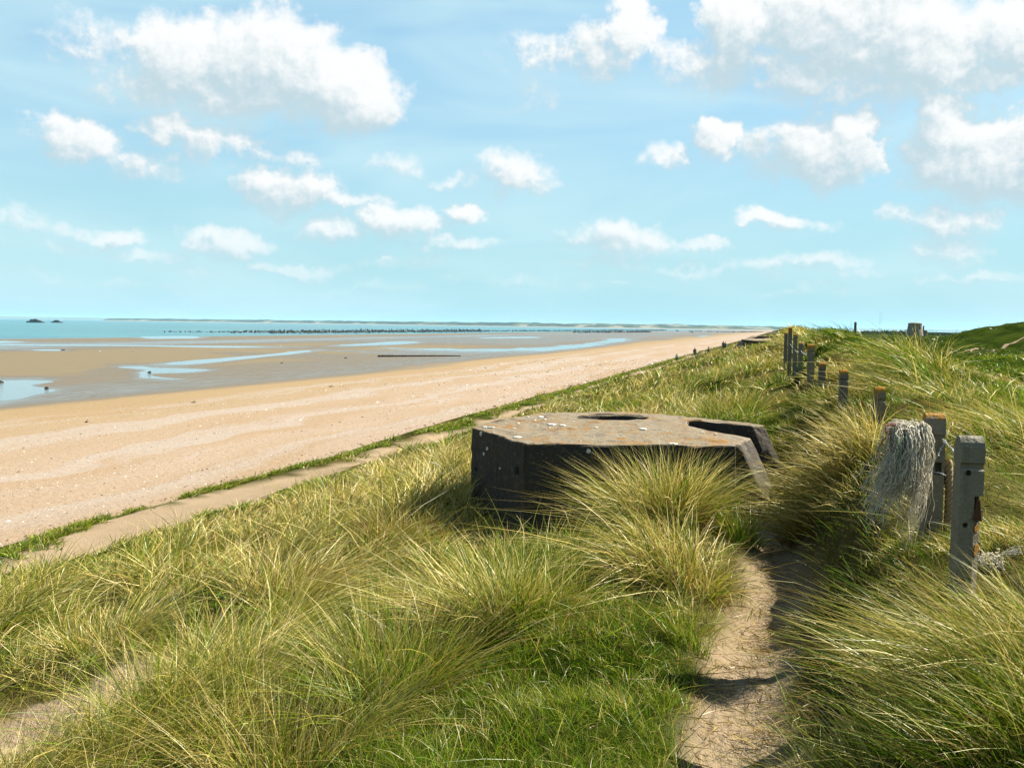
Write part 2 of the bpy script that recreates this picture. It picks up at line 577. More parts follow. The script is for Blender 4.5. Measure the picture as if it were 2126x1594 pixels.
def plain_material(name, col, rough=0.9, var=0.35, scale=12.0, bump=0.0, spec=0.2):
    mt, t, b = new_mat(name)
    tcn = t.node('ShaderNodeTexCoord')
    n = t.noise(tcn.outputs['Object'], scale, 5, 0.6)
    lo = tuple(c * (1 - var) for c in col)
    hi = tuple(min(1, c * (1 + var)) for c in col)
    set_base(t, b, t.mix(n, lo, hi), 1.25 if min(col) > 0.4 else 1.0)
    b.inputs['Roughness'].default_value = rough
    b.inputs['Specular IOR Level'].default_value = spec
    if bump:
        bp = t.node('ShaderNodeBump')
        bp.inputs['Strength'].default_value = 0.8
        bp.inputs['Distance'].default_value = bump
        t.put(bp.inputs['Height'], n)
        t.put(b.inputs['Normal'], bp.outputs[0])
    return mt


def concrete_material(name, dark, light, top_orange, seed, cap=None):
    """weathered concrete: sides darker than tops, dark mottling, pitting, orange lichen that grows on the flat upper faces"""
    mt, t, b = new_mat(name)
    geo = t.node('ShaderNodeNewGeometry')
    tcn = t.node('ShaderNodeTexCoord')
    P = t.vm('ADD', tcn.outputs['Object'], (seed, seed * 0.7, seed * 0.3))
    up = t.sep(geo.outputs['True Normal'])[2]
    n1 = t.noise(P, 3.0, 6, 0.65)
    n2 = t.noise(P, 17.0, 5, 0.65)
    n3 = t.noise(P, 70.0, 3, 0.6)
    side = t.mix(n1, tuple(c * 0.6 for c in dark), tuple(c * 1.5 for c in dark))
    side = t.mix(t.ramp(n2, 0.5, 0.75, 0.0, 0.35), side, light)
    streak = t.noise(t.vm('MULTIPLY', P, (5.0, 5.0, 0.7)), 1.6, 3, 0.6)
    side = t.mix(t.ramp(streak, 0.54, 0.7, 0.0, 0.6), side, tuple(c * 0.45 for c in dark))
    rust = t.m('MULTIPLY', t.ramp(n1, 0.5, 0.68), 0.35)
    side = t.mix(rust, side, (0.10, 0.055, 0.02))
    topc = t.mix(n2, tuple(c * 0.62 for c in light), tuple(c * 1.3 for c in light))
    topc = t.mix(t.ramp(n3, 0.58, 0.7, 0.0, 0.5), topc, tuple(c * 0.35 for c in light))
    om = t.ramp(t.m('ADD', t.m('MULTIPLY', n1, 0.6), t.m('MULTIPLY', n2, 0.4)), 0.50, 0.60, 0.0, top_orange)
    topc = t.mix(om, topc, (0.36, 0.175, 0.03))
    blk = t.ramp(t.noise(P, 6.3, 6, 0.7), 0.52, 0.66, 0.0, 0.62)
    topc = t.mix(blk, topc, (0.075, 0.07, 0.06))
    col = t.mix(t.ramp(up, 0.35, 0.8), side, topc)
    if cap:                                   # a lichen cap on the head of a post
        zl = t.sep(tcn.outputs['Object'])[2]
        cm_ = t.ramp(t.m('ADD', t.m('MULTIPLY_ADD', t.m('SUBTRACT', n2, 0.5), 0.22, zl), t.m('MULTIPLY', t.m('SUBTRACT', n1, 0.5), 0.12)), cap[0], cap[1])
        col = t.mix(t.m('MULTIPLY', cm_, cap[2]), col, t.mix(n3, (0.34, 0.15, 0.012), (0.56, 0.29, 0.03)))
    zb = t.m('FRACT', t.m('MULTIPLY_ADD', t.m('SUBTRACT', n1, 0.5), 0.12, t.m('MULTIPLY', t.sep(tcn.outputs['Object'])[2], 6.2)))
    board = t.m('MULTIPLY', t.ramp(t.m('ABSOLUTE', t.m('SUBTRACT', zb, 0.5)), 0.0, 0.06, 1.0, 0.0), t.ramp(up, 0.5, 0.2, 0.0, 1.0 if name.startswith('bunker') else 0.0))
    col = t.mix(t.m('MULTIPLY', board, 0.12), col, tuple(c * 0.4 for c in dark))
    # pale crustose specks anywhere
    sp = t.ramp(t.noise(P, 38.0, 2, 0.5), 0.70, 0.76, 0.0, 0.6)
    col = t.mix(sp, col, (0.42, 0.42, 0.36))
    set_base(t, b, col)
    b.inputs['Roughness'].default_value = 0.93
    b.inputs['Specular IOR Level'].default_value = 0.2
    bp = t.node('ShaderNodeBump')
    bp.inputs['Strength'].default_value = 0.9
    bp.inputs['Distance'].default_value = 0.025
    n1 = t.m('MULTIPLY_ADD', board, -0.12 if cap is None else 0.0, n1)
    t.put(bp.inputs['Height'], t.m('ADD', t.m('MULTIPLY', n2, 0.8), t.m('ADD', t.m('MULTIPLY', n3, 0.35), n1)))
    t.put(b.inputs['Normal'], bp.outputs[0])
    return mt


M_DUNE = dune_material()
M_BEACH = beach_material()
M_SEA = water_material('sea_water', ((0.006, 0.085, 0.10), (0.012, 0.135, 0.135)), 0.22, 0.8, 0.35)
M_POOL = water_material('pool_water', ((0.10, 0.11, 0.10), (0.14, 0.14, 0.11)), 0.06, 0.10, 2.0)
M_CONC = concrete_material('bunker_concrete', (0.062, 0.054, 0.044), (0.33, 0.265, 0.17), 0.95, 0.0)  # near-black side colour has the shade of the front faces painted in
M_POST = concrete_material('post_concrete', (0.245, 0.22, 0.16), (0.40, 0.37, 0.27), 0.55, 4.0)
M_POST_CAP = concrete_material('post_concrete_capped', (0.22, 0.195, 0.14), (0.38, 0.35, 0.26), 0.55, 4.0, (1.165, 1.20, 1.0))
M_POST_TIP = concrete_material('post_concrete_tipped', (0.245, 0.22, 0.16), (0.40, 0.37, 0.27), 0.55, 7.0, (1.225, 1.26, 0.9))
M_HOLE = plain_material('opening_shade', (0.012, 0.011, 0.01))  # black that stands in for the shade inside shot holes and windows
M_LICH = plain_material('white_lichen', (0.62, 0.62, 0.54), 0.95, 0.18, 60)
M_ORNG = plain_material('orange_lichen', (0.40, 0.185, 0.018), 0.95, 0.4, 90, 0.006)
M_RUST = plain_material('rust', (0.10, 0.045, 0.02), 0.85, 0.5, 60, 0.004)
M_WIRE = plain_material('galvanised_wire', (0.42, 0.45, 0.47), 0.45, 0.25, 80, 0, 0.5)
M_FIBRE = plain_material('bleached_fibre', (0.92, 0.83, 0.68), 0.9, 0.2, 30)
_t = NT(M_FIBRE.node_tree)                    # thin fibres let the light through
_tr = _t.node('ShaderNodeBsdfTranslucent')
_tr.inputs['Color'].default_value = (0.62, 0.52, 0.36, 1)
_mx = _t.node('ShaderNodeMixShader')
_mx.inputs[0].default_value = 0.4
_t.l.new(M_FIBRE.node_tree.nodes['Principled BSDF'].outputs[0], _mx.inputs[1])
_t.l.new(_tr.outputs[0], _mx.inputs[2])
_t.l.new(_mx.outputs[0], M_FIBRE.node_tree.nodes['Material Output'].inputs[0])
M_ROPE = plain_material('tan_rope', (0.40, 0.285, 0.15), 0.9, 0.35, 45, 0.006)
M_DARKROCK = plain_material('weedy_rock', (0.045, 0.042, 0.034), 0.85, 0.5, 0.8, 0.05)
M_WOOD = plain_material('weathered_wood', (0.09, 0.075, 0.055), 0.9, 0.4, 8, 0.01)

# ------------------------------------------------------------------ ground sheets
def spaced(lo, hi, fine_lo, fine_hi, step, grow, most):
    xs = list(np.arange(fine_lo, fine_hi + 1e-6, step))
    d = step
    v = xs[-1]
    while v < hi:
        d = min(d * grow, most)
        v += d
        xs.append(v)
    d = step
    v = xs[0]
    while v > lo:
        d = min(d * grow, most)
        v -= d
        xs.insert(0, v)
    return np.array(xs)


def greenness(x, y):
    """how green the growth is: 0 straw and thatch, 1 fresh grass"""
    t, s = to_ts(x, y)
    d = np.hypot(x, y)
    n = fbm(x * 0.33, y * 0.33, 51, 3)
    nb = fbm(t * 0.22, s * 0.05, 52, 3)
    g = 0.40 + 1.25 * n
    g = g + 0.62 * sstep(1.2, 3.4, t) + 1.3 * nb * sstep(1.6, 4.0, t)
    g = g + 0.22 * sstep(-9.5, -15.0, t) - 0.10 * sstep(-1.5, -4, t) * sstep(-14, -8, t)
    g = g + 0.75 * np.exp(-(((t + 1.0) / 0.75) ** 2 + ((s - 4.6) / 1.7) ** 2) ** 2)
    g = g + 0.40 * np.exp(-(((x - 0.9) / 1.3) ** 2 + ((y - 9.6) / 1.3) ** 2))
    g = g + 0.35 * sstep(60, 110, d) * sstep(4, 12, t)
    streak = fbm(t * 0.55, s * 0.10, 53, 3)
    field = 1.30 - 2.6 * np.clip(streak - 0.02, 0, 1) + 0.4 * n
    g = g + (field - g) * 0.85 * sstep(1.0, 2.0, t)
    g = g + 0.45 * sstep(0.3, 0.7, t) * sstep(3.0, 2.0, t) * sstep(5.2, 3.8, s)
    far = sstep(85, 105, d) * sstep(8, 13, t)
    g = g + (0.98 - g) * far
    return np.clip(g, 0, 1.6)


ts_t = spaced(-30, 2600, -4.5, 4.5, 0.10, 1.03, 90)
ts_s = spaced(-14, 5000, 1.0, 12.5, 0.10, 1.02, 160)
TT, SS = np.meshgrid(ts_t, ts_s, indexing='ij')
gx_, gy_ = to_xy(TT, SS)
gz_ = height(gx_, gy_)
me = mesh_arrays('dune_ground', np.stack([gx_, gy_, gz_], -1).reshape(-1, 3), [grid_faces(len(ts_t), len(ts_s))])
add_attr(me, 'sand', sand_patches(gx_, gy_))
add_attr(me, 'green', np.clip(greenness(gx_, gy_), 0, 1))
dune = tag(link('dune_ground', me, M_DUNE), 'grass-grown sand dune ridge along the beach', 'dune', kind='structure')

# tide pools, as outlines in the photograph laid on the level flats
POOLS = [
    ('broad tide pool at the picture\'s left edge on the near flats', [(-60, 791), (0, 791), (60, 790), (118, 793), (62, 800), (96, 806), (119, 810), (62, 822), (0, 837), (-60, 850)]),
    ('forked shallow tide pool with a dark stone in it', [(244, 762), (298, 760), (330, 764), (428, 767), (388, 773), (312, 776), (330, 783), (390, 787), (300, 785), (286, 776), (300, 768)]),
    ('long tapering tide pool slanting across the flats', [(336, 755), (395, 748), (461, 743), (560, 735), (610, 729), (642, 727), (626, 733), (527, 743), (428, 754), (370, 757)]),
    ('thin tide strip running far along the outer flats', [(-60, 713.5), (120, 715), (300, 716.5), (543, 719), (461, 721.7), (280, 718.6), (0, 716.6), (-60, 716)]),
    ('small tide pool at the far left beside the sea', [(-60, 706.5), (0, 707.5), (53, 709.8), (0, 712), (-60, 711.6)]),
    ('narrow tide pool beside the drift log', [(66, 726), (100, 725), (129, 726), (128, 728), (80, 728)]),
    ('pale tide pool by the edge of the sea', [(296, 699), (395, 697.6), (412, 702), (350, 703), (313, 703)]),
    ('curving tide channel near the row of stakes', [(706, 716), (760, 713), (826, 708.6), (869, 710), (826, 714.8), (720, 718)]),
    ('long winding tide channel beyond the low groyne', [(784, 721), (932, 724), (1073, 722.5), (1161, 718.5), (1232, 711.5), (1262, 707), (1250, 703.4), (1299, 703.4), (1283, 710), (1204, 722), (1144, 727), (1073, 729), (932, 727.8)]),
    ('short bright tide pool in the distance', [(1003, 700.6), (1060, 699.2), (1110, 699), (1108, 701.6), (1010, 702.4)]),
    ('tiny tide pool far down the shore', [(1452, 697.5), (1476, 697), (1472, 700.5), (1460, 700.5)]),
]
POOL_Z = -7.575
pool_xy = []
for lab, poly in POOLS:
    pts = []
    n = len(poly)
    for i in range(n):                       # round the outline (Catmull-Rom) and make it ragged
        p0, p1, p2, p3 = (np.array(poly[(i + k - 1) % n], float) for k in range(4))
        for q in np.arange(0, 1, 0.125):
            c = 0.5 * ((2 * p1) + (-p0 + p2) * q + (2 * p0 - 5 * p1 + 4 * p2 - p3) * q ** 2 + (-p0 + 3 * p1 - 3 * p2 + p3) * q ** 3)
            w = on_level(c[0], c[1], POOL_Z)
            pts.append((w.x, w.y))
    pts = np.array(pts)
    rad = math.sqrt(np.ptp(pts[:, 0]) * np.ptp(pts[:, 1])) * 0.03
    pts[:, 0] += rad * 1.2 * fbm(pts[:, 0] * 0.2, pts[:, 1] * 0.08, 61, 3)
    pts[:, 1] += rad * 2.2 * fbm(pts[:, 0] * 0.2, pts[:, 1] * 0.08, 65, 3)
    pool_xy.append((lab, pts))


def inside(px, py, poly):
    r = np.zeros(px.shape, bool)
    j = len(poly) - 1
    for i in range(len(poly)):
        xi, yi = poly[i]
        xj, yj = poly[j]
        c = ((yi > py) != (yj > py)) & (px < (xj - xi) * (py - yi) / (yj - yi + 1e-12) + xi)
        r ^= c
        j = i
    return r


bt = np.concatenate([np.arange(-19, -75, -0.6), np.arange(-75, -130, -0.8), np.arange(-130, -420, -2.0), np.arange(-420, -2001, -60)])[::-1]
bs = spaced(-70, 6500, 10, 60, 1.0, 1.018, 120)
BT, BS = np.meshgrid(bt, bs, indexing='ij')
bx, by = to_xy(BT, BS)
bz = beach_z(BT, BS)
warp = BT + 22 * fbm(BT * 0.02, BS * 0.006, 71, 3) + 0.018 * (BS - 100).clip(0, 1500) * sstep(-60, -80, BT)
wet = np.interp(warp, [-2000, -350, -330, -300, -275, -240, -205, -190, -165, -128, -112, -84, -76, -70, 0], [1, 1, 0.75, 0.35, 0.7, 0.95, 0.6, 0.2, 0.05, 0.15, 0.62, 0.70, 0.55, 0.0, 0.0])
wet = wet + 0.20 * fbm(BT * 0.06, BS * 0.012, 72, 3) * (wet > 0.01)
wet = np.maximum(wet, 0.78 * sstep(330, 520, BS) * sstep(-98, -112, warp) * (1 - 0.7 * sstep(-250, -300, warp)))
for lab, pts in pool_xy:                      # damp margins round the pools
    c = pts.mean(0)
    for k, wv in ((1.7, 0.62), (1.35, 0.80), (1.12, 0.95)):
        q = c + (pts[::3] - c) * k
        m = inside(bx, by, q) & (BT < -80)
        wet[m] = np.maximum(wet[m], wv)
me = mesh_arrays('beach', np.stack([bx, by, bz], -1).reshape(-1, 3), [grid_faces(len(bt), len(bs))])
add_attr(me, 'wet', np.clip(wet, 0, 1))
beach = tag(link('beach', me, M_BEACH), 'wide sandy beach and wet tidal flats at low tide', 'beach', kind='structure')

for lab, pts in pool_xy:
    bm = bmesh.new()
    tq, sq = to_ts(pts[:, 0], pts[:, 1])
    zz = min(float(np.max(beach_z(tq, sq))) + 0.004, POOL_Z)
    vs = [bm.verts.new((p[0], p[1], zz)) for p in pts]
    es = [bm.edges.new((vs[i], vs[(i + 1) % len(vs)])) for i in range(len(vs))]
    bmesh.ops.triangle_fill(bm, use_beauty=True, edges=es)
    for f in bm.faces:
        if f.normal.z < 0:
            f.normal_flip()
    me = bpy.data.meshes.new('tide_pool')
    bm.to_mesh(me)
    bm.free()
    tag(link('tide_pool', me, M_POOL), lab, 'tide pool', 'tide pools on the flats', 'structure')

# the sea
st = np.concatenate([[-338], -338 - np.cumsum(np.geomspace(3, 4000, 40))])[::-1]
ss_ = np.concatenate([[-30000], np.linspace(-3000, 3000, 60), np.geomspace(3300, 42000, 24)])
ST, SSS = np.meshgrid(st, ss_, indexing='ij')
sx_, sy_ = to_xy(ST, SSS)
me = mesh_arrays('sea', np.stack([sx_, sy_, np.full(sx_.shape, SEA_Z)], -1).reshape(-1, 3), [grid_faces(len(st), len(ss_))])
tag(link('sea', me, M_SEA), 'teal sea beyond the tidal flats', 'sea', kind='structure')

# the far shore across the bay
def far_shore():
    us = np.linspace(214, 1760, 300)
    prof = np.interp(us, [214, 226, 300, 380, 480, 600, 800, 1000, 1200, 1400, 1600, 1760], [0, 5.5, 6.5, 7.5, 7, 8, 9, 10, 11, 12, 10, 0])
    prof = 0.72 * prof * (1 + 0.16 * fbm(us * 0.02, us * 0, 81, 4)) + 1.2 * fbm(us * 0.13, us * 0, 85, 3)
    prof[0] = 0.3
    dist = np.interp(us, [214, 600, 1200, 1760], [12500, 11000, 8500, 6800])
    V = []
    for u, pf, dd in zip(us, np.maximum(prof, 0.3), dist):
        p = on_level(u, CV, 0.0) if False else None
        d = ray(u, 661 + 0.0141 * u)
        x, y = d.x / d.y * dd, dd
        top = pf * dd / FPX
        for k, (back, zz) in enumerate(((0, 0.0), (0.01, 0.12), (0.03, 0.55), (0.06, 0.86), (0.10, 1.0), (0.16, 0.9), (0.22, 0.0))):
            V.append((x * (1 + back), y * (1 + back), SEA_Z - 1 + (top + 9) * zz))
    return mesh_arrays('far_shore', np.array(V), [grid_faces(300, 7)])


def shore_material():
    mt, t, b = new_mat('far_wooded_shore')
    P = t.node('ShaderNodeNewGeometry').outputs['Position']
    n = t.noise(t.vm('MULTIPLY', P, (1.0, 0.25, 3.0)), 0.006, 5, 0.65)
    c = t.mix(t.ramp(n, 0.4, 0.6), (0.035, 0.06, 0.035), (0.12, 0.15, 0.07))
    z = t.sep(P)[2]
    c = t.mix(t.m('MULTIPLY', t.ramp(n, 0.56, 0.62), 0.8), c, (0.40, 0.36, 0.26))
    c = t.mix(t.ramp(z, SEA_Z + 7.5, SEA_Z + 4.5), c, (0.42, 0.35, 0.24))
    set_base(t, b, c)
    b.inputs['Roughness'].default_value = 1.0
    b.inputs['Specular IOR Level'].default_value = 0.05
    return mt


tag(link('far_shore', far_shore(), shore_material()), 'low wooded coast on the far side of the bay', 'coast', kind='structure')


# ------------------------------------------------------------------ generic solids
def prism(name, top, bottom, bevel=0.0, segs=1):
    """solid between two outlines with the same number of corners"""
    bm = bmesh.new()
    a = [bm.verts.new(p) for p in top]
    b = [bm.verts.new(p) for p in bottom]
    n = len(a)
    bm.faces.new(a)
    bm.faces.new(b[::-1])
    for i in range(n):
        bm.faces.new((a[i], b[i], b[(i + 1) % n], a[(i + 1) % n]))
    bmesh.ops.recalc_face_normals(bm, faces=bm.faces)
    if bevel:
        bmesh.ops.bevel(bm, geom=list(bm.edges), offset=bevel, segments=segs, affect='EDGES', profile=0.6)
    return mesh_from_bm(name, bm)


def box(name, c, size, bevel=0.0):
    x, y, z = (v / 2 for v in size)
    q = [(-x, -y), (x, -y), (x, y), (-x, y)]
    return prism(name, [(c[0] + a, c[1] + b, c[2] + z) for a, b in q], [(c[0] + a, c[1] + b, c[2] - z) for a, b in q], bevel)


def blob_disc(name, radius, thick, seed, n=11):
    """an irregular flat crust, a few millimetres thick"""
    r = random.Random(seed)
    top = []
    for i in range(n):
        a = i / n * 2 * math.pi
        q = radius * (0.8 + 0.35 * r.random())
        top.append((q * math.cos(a), q * math.sin(a)))
    return prism(name, [(x * 0.92, y * 0.92, thick) for x, y in top], [(x, y, -0.004) for x, y in top])


def rough(me, amp, scale, seed=0):
    """knock a mesh about a little"""
    n = len(me.vertices)
    co = np.empty(n * 3, np.float32)
    me.vertices.foreach_get('co', co)
    co = co.reshape(-1, 3)
    for k in range(3):
        co[:, k] += amp * fbm(co[:, (k + 1) % 3] * scale + 3.7 * k, co[:, (k + 2) % 3] * scale + co[:, k] * scale * 0.7, seed + k, 3)
    me.vertices.foreach_set('co', co.ravel())
    me.update()
    return me


# ------------------------------------------------------------------ the bunker
def subdivided(bm, cuts_len):
    for _ in range(5):
        es = [e for e in bm.edges if e.calc_length() > cuts_len]
        if not es:
            break
        bmesh.ops.subdivide_edges(bm, edges=es, cuts=1, use_grid_fill=True)
        bmesh.ops.triangulate(bm, faces=[f for f in bm.faces if len(f.verts) > 4])


def build_bunker():
    root = empty('bunker', (1.2, 12.6, -0.6))
    ox, oy, oz = root.location
    # corner: x, y, height of the top, how far its foot is splayed out
    out = [(-0.50, 12.70, .385, 0), (0.155, 11.37, .345, 0), (2.515, 11.40, .345, 0), (2.53, 11.56, .345, 0), (2.59, 11.60, .345, 1), (2.85, 12.20, .36, 1),
           (2.19, 12.72, .44, 0), (2.31, 13.36, .455, 0), (2.98, 12.72, .45, 1), (3.19, 12.86, .45, 1), (2.30, 13.98, .45, 0), (1.30, 14.56, .45, 0), (0.42, 14.12, .45, 0), (-0.16, 13.36, .43, 0)]
    bm = bmesh.new()
    top = [bm.verts.new((x - ox, y - oy, z - oz)) for x, y, z, _ in out]
    foot = [bm.verts.new((x + f * 0.62 - ox, y - f * 0.12 - oy, -0.95 - oz)) for x, y, z, f in out]
    n = len(out)
    hole_c = (1.34, 13.58)
    m = 20
    h_top = [bm.verts.new((hole_c[0] + 0.47 * math.cos(a) - ox, hole_c[1] + 0.37 * math.sin(a) - oy, 0.452 - oz)) for a in (i / m * 2 * math.pi for i in range(m))]
    h_low = [bm.verts.new((v.co.x * 1.0, v.co.y * 1.0, -0.75 - oz)) for v in h_top]
    e_out = [bm.edges.new((top[i], top[(i + 1) % n])) for i in range(n)]
    e_in = [bm.edges.new((h_top[i], h_top[(i + 1) % m])) for i in range(m)]
    bmesh.ops.triangle_fill(bm, use_beauty=True, edges=e_out + e_in)
    for i in range(n):
        bm.faces.new((top[i], foot[i], foot[(i + 1) % n], top[(i + 1) % n]))
    for i in range(m):
        bm.faces.new((h_top[i], h_top[(i + 1) % m], h_low[(i + 1) % m], h_low[i]))
    bm.faces.new(h_low)
    bm.faces.new(foot[::-1])
    bmesh.ops.recalc_face_normals(bm, faces=bm.faces)
    sharp = [e for e in bm.edges if len(e.link_faces) == 2 and e.calc_face_angle(0) > 0.6]
    bmesh.ops.bevel(bm, geom=sharp, offset=0.022, segments=2, affect='EDGES', profile=0.5)
    subdivided(bm, 0.16)
    me = mesh_from_bm('body', bm)
    rough(me, 0.018, 4.0, 5)
    rough(me, 0.016, 17.0, 9)
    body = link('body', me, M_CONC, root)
    from mathutils.bvhtree import BVHTree
    bvh = BVHTree.FromPolygons([v.co for v in me.vertices], [p.vertices[:] for p in me.polygons])

    def settle(p, nrm):
        """where a line along nrm meets the rough concrete"""
        q = bvh.ray_cast(p - root.location + nrm * 0.3, -nrm)
        return (q[0] + root.location, q[1]) if q[0] is not None else (p, nrm)

    def top_z(x, y):
        return float(np.interp(y, [11.4, 12.8, 14], [0.345, 0.41, 0.452]))

    # the raised lip round the gun ring
    bm = bmesh.new()
    rings = []
    for (r0, dz) in ((0.90, -0.004), (0.84, 0.014), (0.54, 0.020), (0.49, 0.008), (0.48, -0.08)):
        rings.append([bm.verts.new((hole_c[0] + r0 * math.cos(a) * (1.05 + 0.03 * math.sin(5 * a)) - ox, hole_c[1] + min(r0, 0.9) * 0.84 * math.sin(a) - oy, top_z(0, hole_c[1] + r0 * math.sin(a)) + dz - oz)) for a in (i / 40 * 2 * math.pi for i in range(40))])
    for a, b in zip(rings, rings[1:]):
        for i in range(40):
            bm.faces.new((a[i], a[(i + 1) % 40], b[(i + 1) % 40], b[i]))
    me = mesh_from_bm('ring_lip', bm)
    rough(me, 0.016, 9.0, 15)
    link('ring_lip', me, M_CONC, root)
    # entrance steps down in the slot
    for k in range(3):
        c = Vector((2.30 + 0.24 * k, 12.97 - 0.20 * k, -0.45 - 0.0 * k))
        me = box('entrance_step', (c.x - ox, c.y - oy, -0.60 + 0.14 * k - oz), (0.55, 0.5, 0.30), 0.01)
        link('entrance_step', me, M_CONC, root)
    # holes in the face: flat black discs, the shade inside put into colour
    for i, (u, v, w_, h_) in enumerate(((987, 973, 5, 5), (1075, 976, 4, 8), (1158, 992, 5, 5), (1169, 1004, 4, 4), (1188, 1024, 5, 4), (1246, 998, 4, 3))):
        y = 12.1 if u < 1000 else (11.55 if u < 1092 else 11.385)
        p = at(u, v, y)
        if u < 1092:                            # the face that runs back to the left
            q = (p.x - 0.155) / (-0.655)
            y = 11.37 + 1.33 * max(0, q)
            p = at(u, v, y)
            q = (p.x - 0.155) / (-0.655)
            p = at(u, v, 11.37 + 1.33 * max(0, q))
            nrm = Vector((-1.33, -0.655, 0)).normalized()
        else:
            nrm = Vector((0.0127, -1, 0)).normalized()
        me = blob_disc('shot_hole', 0.026 * h_ / 4, 0.006, 50 + i, 9)
        o = link('shot_hole', me, M_HOLE, body)
        o.matrix_parent_inverse = Matrix.Identity(4)
        o.rotation_euler = nrm.to_track_quat('Z', 'Y').to_euler()
        q, nn = settle(p, nrm)
        o.location = q + nrm * 0.003 - root.location
    # pale lichen rosettes on the top
    spots = [(1124, 865, 14), (1145, 883, 19), (1168, 886, 13), (1132, 873, 7), (1114, 882, 8), (1076, 878, 6), (1068, 888, 9), (1020, 886, 14), (1006, 884, 9), (1074, 907, 17), (1024, 897, 6),
             (1095, 865, 7), (1110, 873, 7), (1110, 874, 5), (1335, 895, 17), (1396, 922, 18), (1459, 901, 8), (1486, 904, 6), (1238, 891, 9), (1383, 899, 4), (1190, 877, 5), (1322, 888, 4), (1140, 890, 4), (1232, 909, 5), (1205, 917, 4), (1290, 905, 5)]
    for i, (u, v, w_) in enumerate(spots):
        z = 0.40
        for _ in range(4):
            p = on_level(u, v, z)
            z = top_z(p.x, p.y)
        p.y = max(p.y, 11.40)
        rr = w_ * 0.5 / FPX * p.y
        q, nn = settle(Vector((p.x, p.y, z)), Vector((0, 0, 1)))
        o = link('lichen_patch', blob_disc('lichen_patch', rr, 0.007, i, 14), M_LICH, body)
        o.location = q + nn * 0.002 - root.location
        o.rotation_euler = (nn + Vector((0, 0, 2))).to_track_quat('Z', 'Y').to_euler()
        o.scale = (1.0, 1.25, 1.0)
    for i, (u, v, w_) in enumerate(((1222, 936, 9), (1005, 942, 7), (1013, 931, 7), (1037, 972, 5), (999, 900, 9))):
        if u < 1092:
            p = at(u, v, 12.0)
            for _ in range(3):
                q = (p.x - 0.155) / (-0.655)
                p = at(u, v, 11.37 + 1.33 * max(0, q))
            nrm = Vector((-1.33, -0.655, 0)).normalized()
        else:
            p = at(u, v, 11.385)
            nrm = Vector((0.0127, -1, 0)).normalized()
        o = link('lichen_patch', blob_disc('lichen_patch', w_ * 0.55 / FPX * p.y, 0.006, 90 + i, 12), M_LICH, body)
        o.rotation_euler = nrm.to_track_quat('Z', 'Y').to_euler()
        q, nn = settle(p, nrm)
        o.location = q + nrm * 0.004 - root.location
    return tag(root, 'dark concrete bunker with a round roof opening and white lichen spots', 'bunker')


build_bunker()


# the other wartime works farther along the ridge
def far_bunker():
    p = at(1590, 727, 100)
    root = empty('bunker', (p.x, p.y, p.z))
    bm_out = [(-1.55, -1.2), (1.5, -1.4), (2.6, -0.2), (2.4, 1.6), (0.6, 2.4), (-1.3, 1.6), (-2.2, 0.4)]
    me = prism('body', [(x, y, 0.80 + 0.05 * y) for x, y in bm_out], [(x * 1.02, y * 1.02, -1.6) for x, y in bm_out], 0.05)
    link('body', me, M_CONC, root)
    me = prism('roof_slab', [(x * 1.06, y * 1.06, 1.0 + 0.05 * y) for x, y in bm_out], [(x * 1.06, y * 1.06, 0.78 + 0.05 * y) for x, y in bm_out], 0.04)
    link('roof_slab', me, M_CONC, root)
    tag(root, 'distant flat concrete bunker half sunk in grass beside the fence posts', 'bunker')
    # broken concrete shelter just behind it
    p = at(1572, 716, 112)
    outl = [(-3.2, 0, -2.6), (-2.6, 0, -0.9), (-1.6, 0, 0.35), (-0.2, 0, 1.0), (2.6, 0, 1.0), (3.6, 0, 0.3), (3.8, 0, -2.6)]
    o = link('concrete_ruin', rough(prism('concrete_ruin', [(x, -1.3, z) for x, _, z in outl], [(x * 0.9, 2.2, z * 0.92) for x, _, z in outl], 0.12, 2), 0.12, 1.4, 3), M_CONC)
    o.location = p
    tag(o, 'dark rounded concrete ruin on the dune edge behind the distant bunker', 'ruin')
    p = at(1622, 692, 240)
    outl = [(-3.5, 0, -3), (-3.0, 0, -0.6), (-1.2, 0, 0.75), (2.2, 0, 1.0), (5, 0, 0.4), (5, 0, -3)]
    o = link('concrete_ruin', rough(prism('concrete_ruin', [(x, -1.5, z) for x, _, z in outl], [(x * 0.9, 3.2, z * 0.9) for x, _, z in outl], 0.15, 2), 0.2, 0.8, 13), M_CONC)
    o.location = p
    tag(o, 'farthest grey concrete ruin at the seaward end of the dune ridge', 'ruin')


far_bunker()


